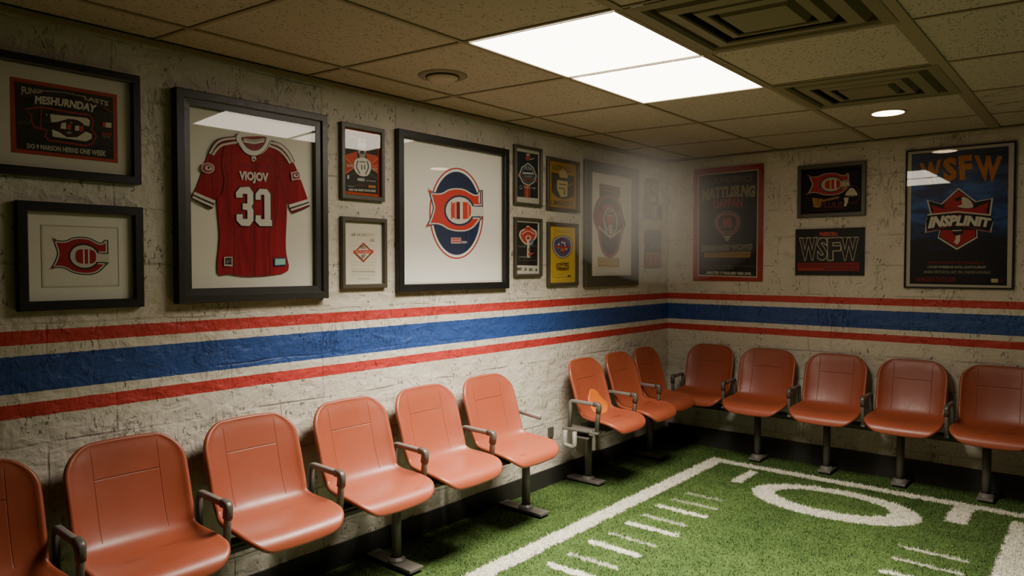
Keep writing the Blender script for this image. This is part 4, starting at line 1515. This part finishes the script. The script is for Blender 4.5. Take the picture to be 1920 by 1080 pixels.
A.poly([(185, 362), (270, 375), (262, 430), (235, 448), (198, 440)], '#a0752d').poly([(270, 380), (408, 352), (406, 372), (268, 398)], '#7d5f22')
A.tbox('UFLI', 205, 372, 262, 430, '#6b4a1c', 4).tbox('FLUUS', 255, 395, 440, 450, '#5e201f', 4).line([(185, 365), (195, 470), (480, 458), (482, 410)], 4, '#5e201f')
A.end()

# --- P: outlined letters sign
r, p, b4 = card('letter_sign', 'black sign with outlined WSFW letters and red band on the short wall', -1.074, -1.560, 1.432, 1.779, '#1b1917', 'right', 'sign', .014)
A = Art(r, [(62, 632), (632, 618), (625, 1015), (52, 1015)], *b4, -.0145)
A.begin('small_lettering', p)
A.tbox('PAISERCERA', 265, 655, 414, 690, '#a8443a', -2, .06)
A.end()
A.begin('big_lettering', p, None, True)
A.line([(100, 706), (575, 698)], 5, '#9a927e')
for ch, x0_, x1_ in (('W', 92, 248), ('S', 240, 330), ('F', 326, 440), ('W', 422, 586)):
    A.layer += 1
    A.tbox(ch, x0_, 700, x1_, 895, '#b0a792', -4, .06)
for ch, x0_, x1_ in (('W', 92, 248), ('S', 240, 330), ('F', 326, 440), ('W', 422, 586)):
    A.tbox(ch, x0_ + 6, 707, x1_ - 6, 888, '#2a2620', -4, .028)
A.end()
A.begin('red_band', p)
A.poly([(78, 912), (592, 906), (588, 978), (76, 980)], '#7e1f1a').tbox('DISTANT BANNER BOARD FOR NEW DEPARTURES', 90, 922, 580, 946, '#4d1512', -4, .02).tbox('SEASON OF RETURN MATCHES', 300, 950, 582, 974, '#4d1512', -3, .02).line([(82, 968), (290, 964)], 6, '#a8443a')
A.end()

# --- Q: big blue poster
def poster_blue():
    t = NT('deep_blue_print')
    tc = t.n('ShaderNodeTexCoord').outputs['Object']
    sep = t.n('ShaderNodeSeparateXYZ', {0: tc})
    z = sep.outputs[2]
    cl = t.noise(t.scalevec(tc, (1, 1, 2.6)), 5, 5, .55, .6)
    sky = t.mix(t.ramp(cl, .38, .66), lin('#15295a'), lin('#2f5ba6'))
    up_ = t.ramp(z, .30, .50)
    base = t.mix(up_, lin('#0c0b10'), sky)
    top = t.ramp(z, .62, .88)
    base = t.mix(t.math('MULTIPLY', top, .75), base, lin('#0b1020'))
    wave = t.n('ShaderNodeTexNoise', {'Scale': 3.0, 'Detail': 4.0, 'Vector': t.scalevec(tc, (1.2, 1, 7))}).outputs[0]
    wmask = t.math('MULTIPLY', t.ramp(wave, .55, .66), t.math('MULTIPLY', t.ramp(z, .22, .32), t.math('SUBTRACT', 1.0, t.ramp(z, .36, .44))))
    base = t.mix(t.math('MULTIPLY', wmask, .6), base, lin('#23387a'))
    t.principled(Base_Color=base, Roughness=.45, Specular_IOR_Level=.3)
    return t.m
r, back, bx4 = picture('framed_poster', 'large thin-framed blue WSFW poster with a red shield emblem, right end of the short wall', 'framed poster', 'right', -1.818, -2.447, 1.349, 2.298, .010, .022, M['frame'], mat_col='#b9b2a2')
A = Art(r, [(79, 87), (840, 31), (797, 1044), (52, 1031)], *bx4, -.0065)
A.begin('poster_field', back)
A.poly([(108, 102), (797, 55), (763, 1026), (82, 1012)], poster_blue())
A.end()
A.begin('title_lettering', back)
oc = '#b06a2a'
A.text('W', (162, 170), (318, 142), (300, 300), (200, 332), oc, .05).text('S', (325, 135), (428, 125), (430, 292), (335, 300), oc, .05).text('F', (438, 122), (535, 112), (540, 284), (448, 290), oc, .05).text('W', (550, 118), (752, 125), (708, 308), (592, 296), oc, .05)
A.end()
A.begin('shield_emblem', back)
sh = [(437, 345), (560, 440), (680, 418), (660, 545), (680, 565), (662, 660), (565, 640), (565, 695), (418, 778), (285, 695), (300, 640), (195, 658), (205, 560), (235, 525), (210, 425), (312, 455)]
def sc(pts, k, c=(437, 560)):
    return [((x-c[0])*k+c[0], (y-c[1])*k+c[1]) for x, y in pts]
A.poly(sh, '#c4beb0').poly(sc(sh, .945), '#15151a')
A.poly([(437, 365), (545, 458), (425, 490), (328, 488), (345, 440)], '#9e1b22').poly([(238, 462), (330, 492), (545, 490), (650, 448), (628, 510), (640, 530), (240, 520), (262, 505)], '#9e1b22')
A.poly([(318, 618), (392, 612), (392, 660), (465, 655), (465, 612), (550, 625), (548, 690), (420, 758), (302, 685)], '#9e1b22')
A.poly([(410, 420), (462, 402), (462, 430), (415, 440)], '#15151a').poly(smooth_closed([(458, 412), (500, 418), (530, 450), (536, 484), (460, 486), (428, 470), (462, 462)], 2), '#c4beb0')
A.poly([(392, 626), (460, 624), (455, 645), (392, 648)], '#c4beb0').poly([(412, 682), (446, 670), (440, 720), (420, 742), (398, 722), (412, 706)], '#c4beb0').poly([(388, 650), (470, 648), (455, 672), (400, 676)], '#15151a')
A.poly([(222, 535), (655, 540), (680, 565), (655, 640), (205, 640), (205, 570)], '#15151a').line([(215, 532), (430, 512), (655, 538)], 10, '#c4beb0').line([(200, 652), (420, 600), (660, 655)], 6, '#8e1a20')
A.end()
A.begin('emblem_lettering', back)
A.text('INSPLINIT', (228, 545), (655, 560), (650, 625), (215, 630), '#cfc9bc', .06, 16, True, 12)
A.end()
A.begin('poster_lettering', back)
A.tbox('NNRALNLAFTEN NN WEEVENRCTS', 220, 855, 612, 872, '#7e1f22', 6, .03).tbox('LTHUM UWMRBNUE ANTAL ULNTS N.URIUNT', 212, 886, 622, 904, '#9a9488', 4, .03).tbox('MNRRI WESTURTAL ART CELL UNSURE LUNURALE', 186, 920, 652, 940, '#7d786d', 4, .03)
A.tbox('NLNLURA TATULRIR', 125, 962, 410, 998, '#6a1a1c', 4, .05).tbox('BRINERT', 455, 978, 598, 1004, '#33161a', 0, .03).rect(655, 978, 702, 1004, '#b5ab86').tbox('RNK', 708, 982, 745, 1000, '#5e2320', 0, .03)
A.end()

# ------------------------------------------------------------------ haze hanging under the lights by the corner
def haze_material():
    t = NT('thin_haze')
    v = t.n('ShaderNodeVolumeScatter', {'Color': (1.0, .95, .86), 'Density': .12, 'Anisotropy': .0})
    t.t.links.new(v.outputs[0], t.out.inputs[1])
    return t.m
bm = bmesh.new()
bmesh.ops.create_uvsphere(bm, u_segments=40, v_segments=24, radius=1.0)
for v in bm.verts:
    v.co = Vector((v.co.x*1.02, v.co.y*.60, v.co.z*.50))
hz = from_bm('haze', bm, haze_material(), None, True)
hz.location = (-1.30, -.68, 1.88)
hz['kind'] = 'stuff'
tag(hz, 'pale haze hanging below the ceiling lights near the corner', 'haze')

# ------------------------------------------------------------------ camera, world, colour
cam = bpy.data.cameras.new('camera')
cam.sensor_width = 36
cam.lens = 36 * 1348 / 1920
cam.clip_start = .02
co = bpy.data.objects.new('camera', cam)
COL.objects.link(co)
yaw, pit = math.radians(40.0), math.atan(41/1348)
co.location = (-5.60, -2.945, 1.5)
co.rotation_euler = (PI/2 - pit, 0, yaw - PI/2)
SC.camera = co

w = bpy.data.worlds.new('world')
SC.world = w
w.use_nodes = True
w.node_tree.nodes['Background'].inputs[0].default_value = (.9, .8, .65, 1)
w.node_tree.nodes['Background'].inputs[1].default_value = .05

SC.view_settings.view_transform = 'AgX'
SC.view_settings.look = 'AgX - Base Contrast'
SC.view_settings.exposure = 1.38
cy = SC.cycles
cy.use_denoising = True
cy.max_bounces = 8
cy.diffuse_bounces = 5
cy.transparent_max_bounces = 12
cy.caustics_reflective = False
cy.caustics_refractive = False
cy.sample_clamp_indirect = 6
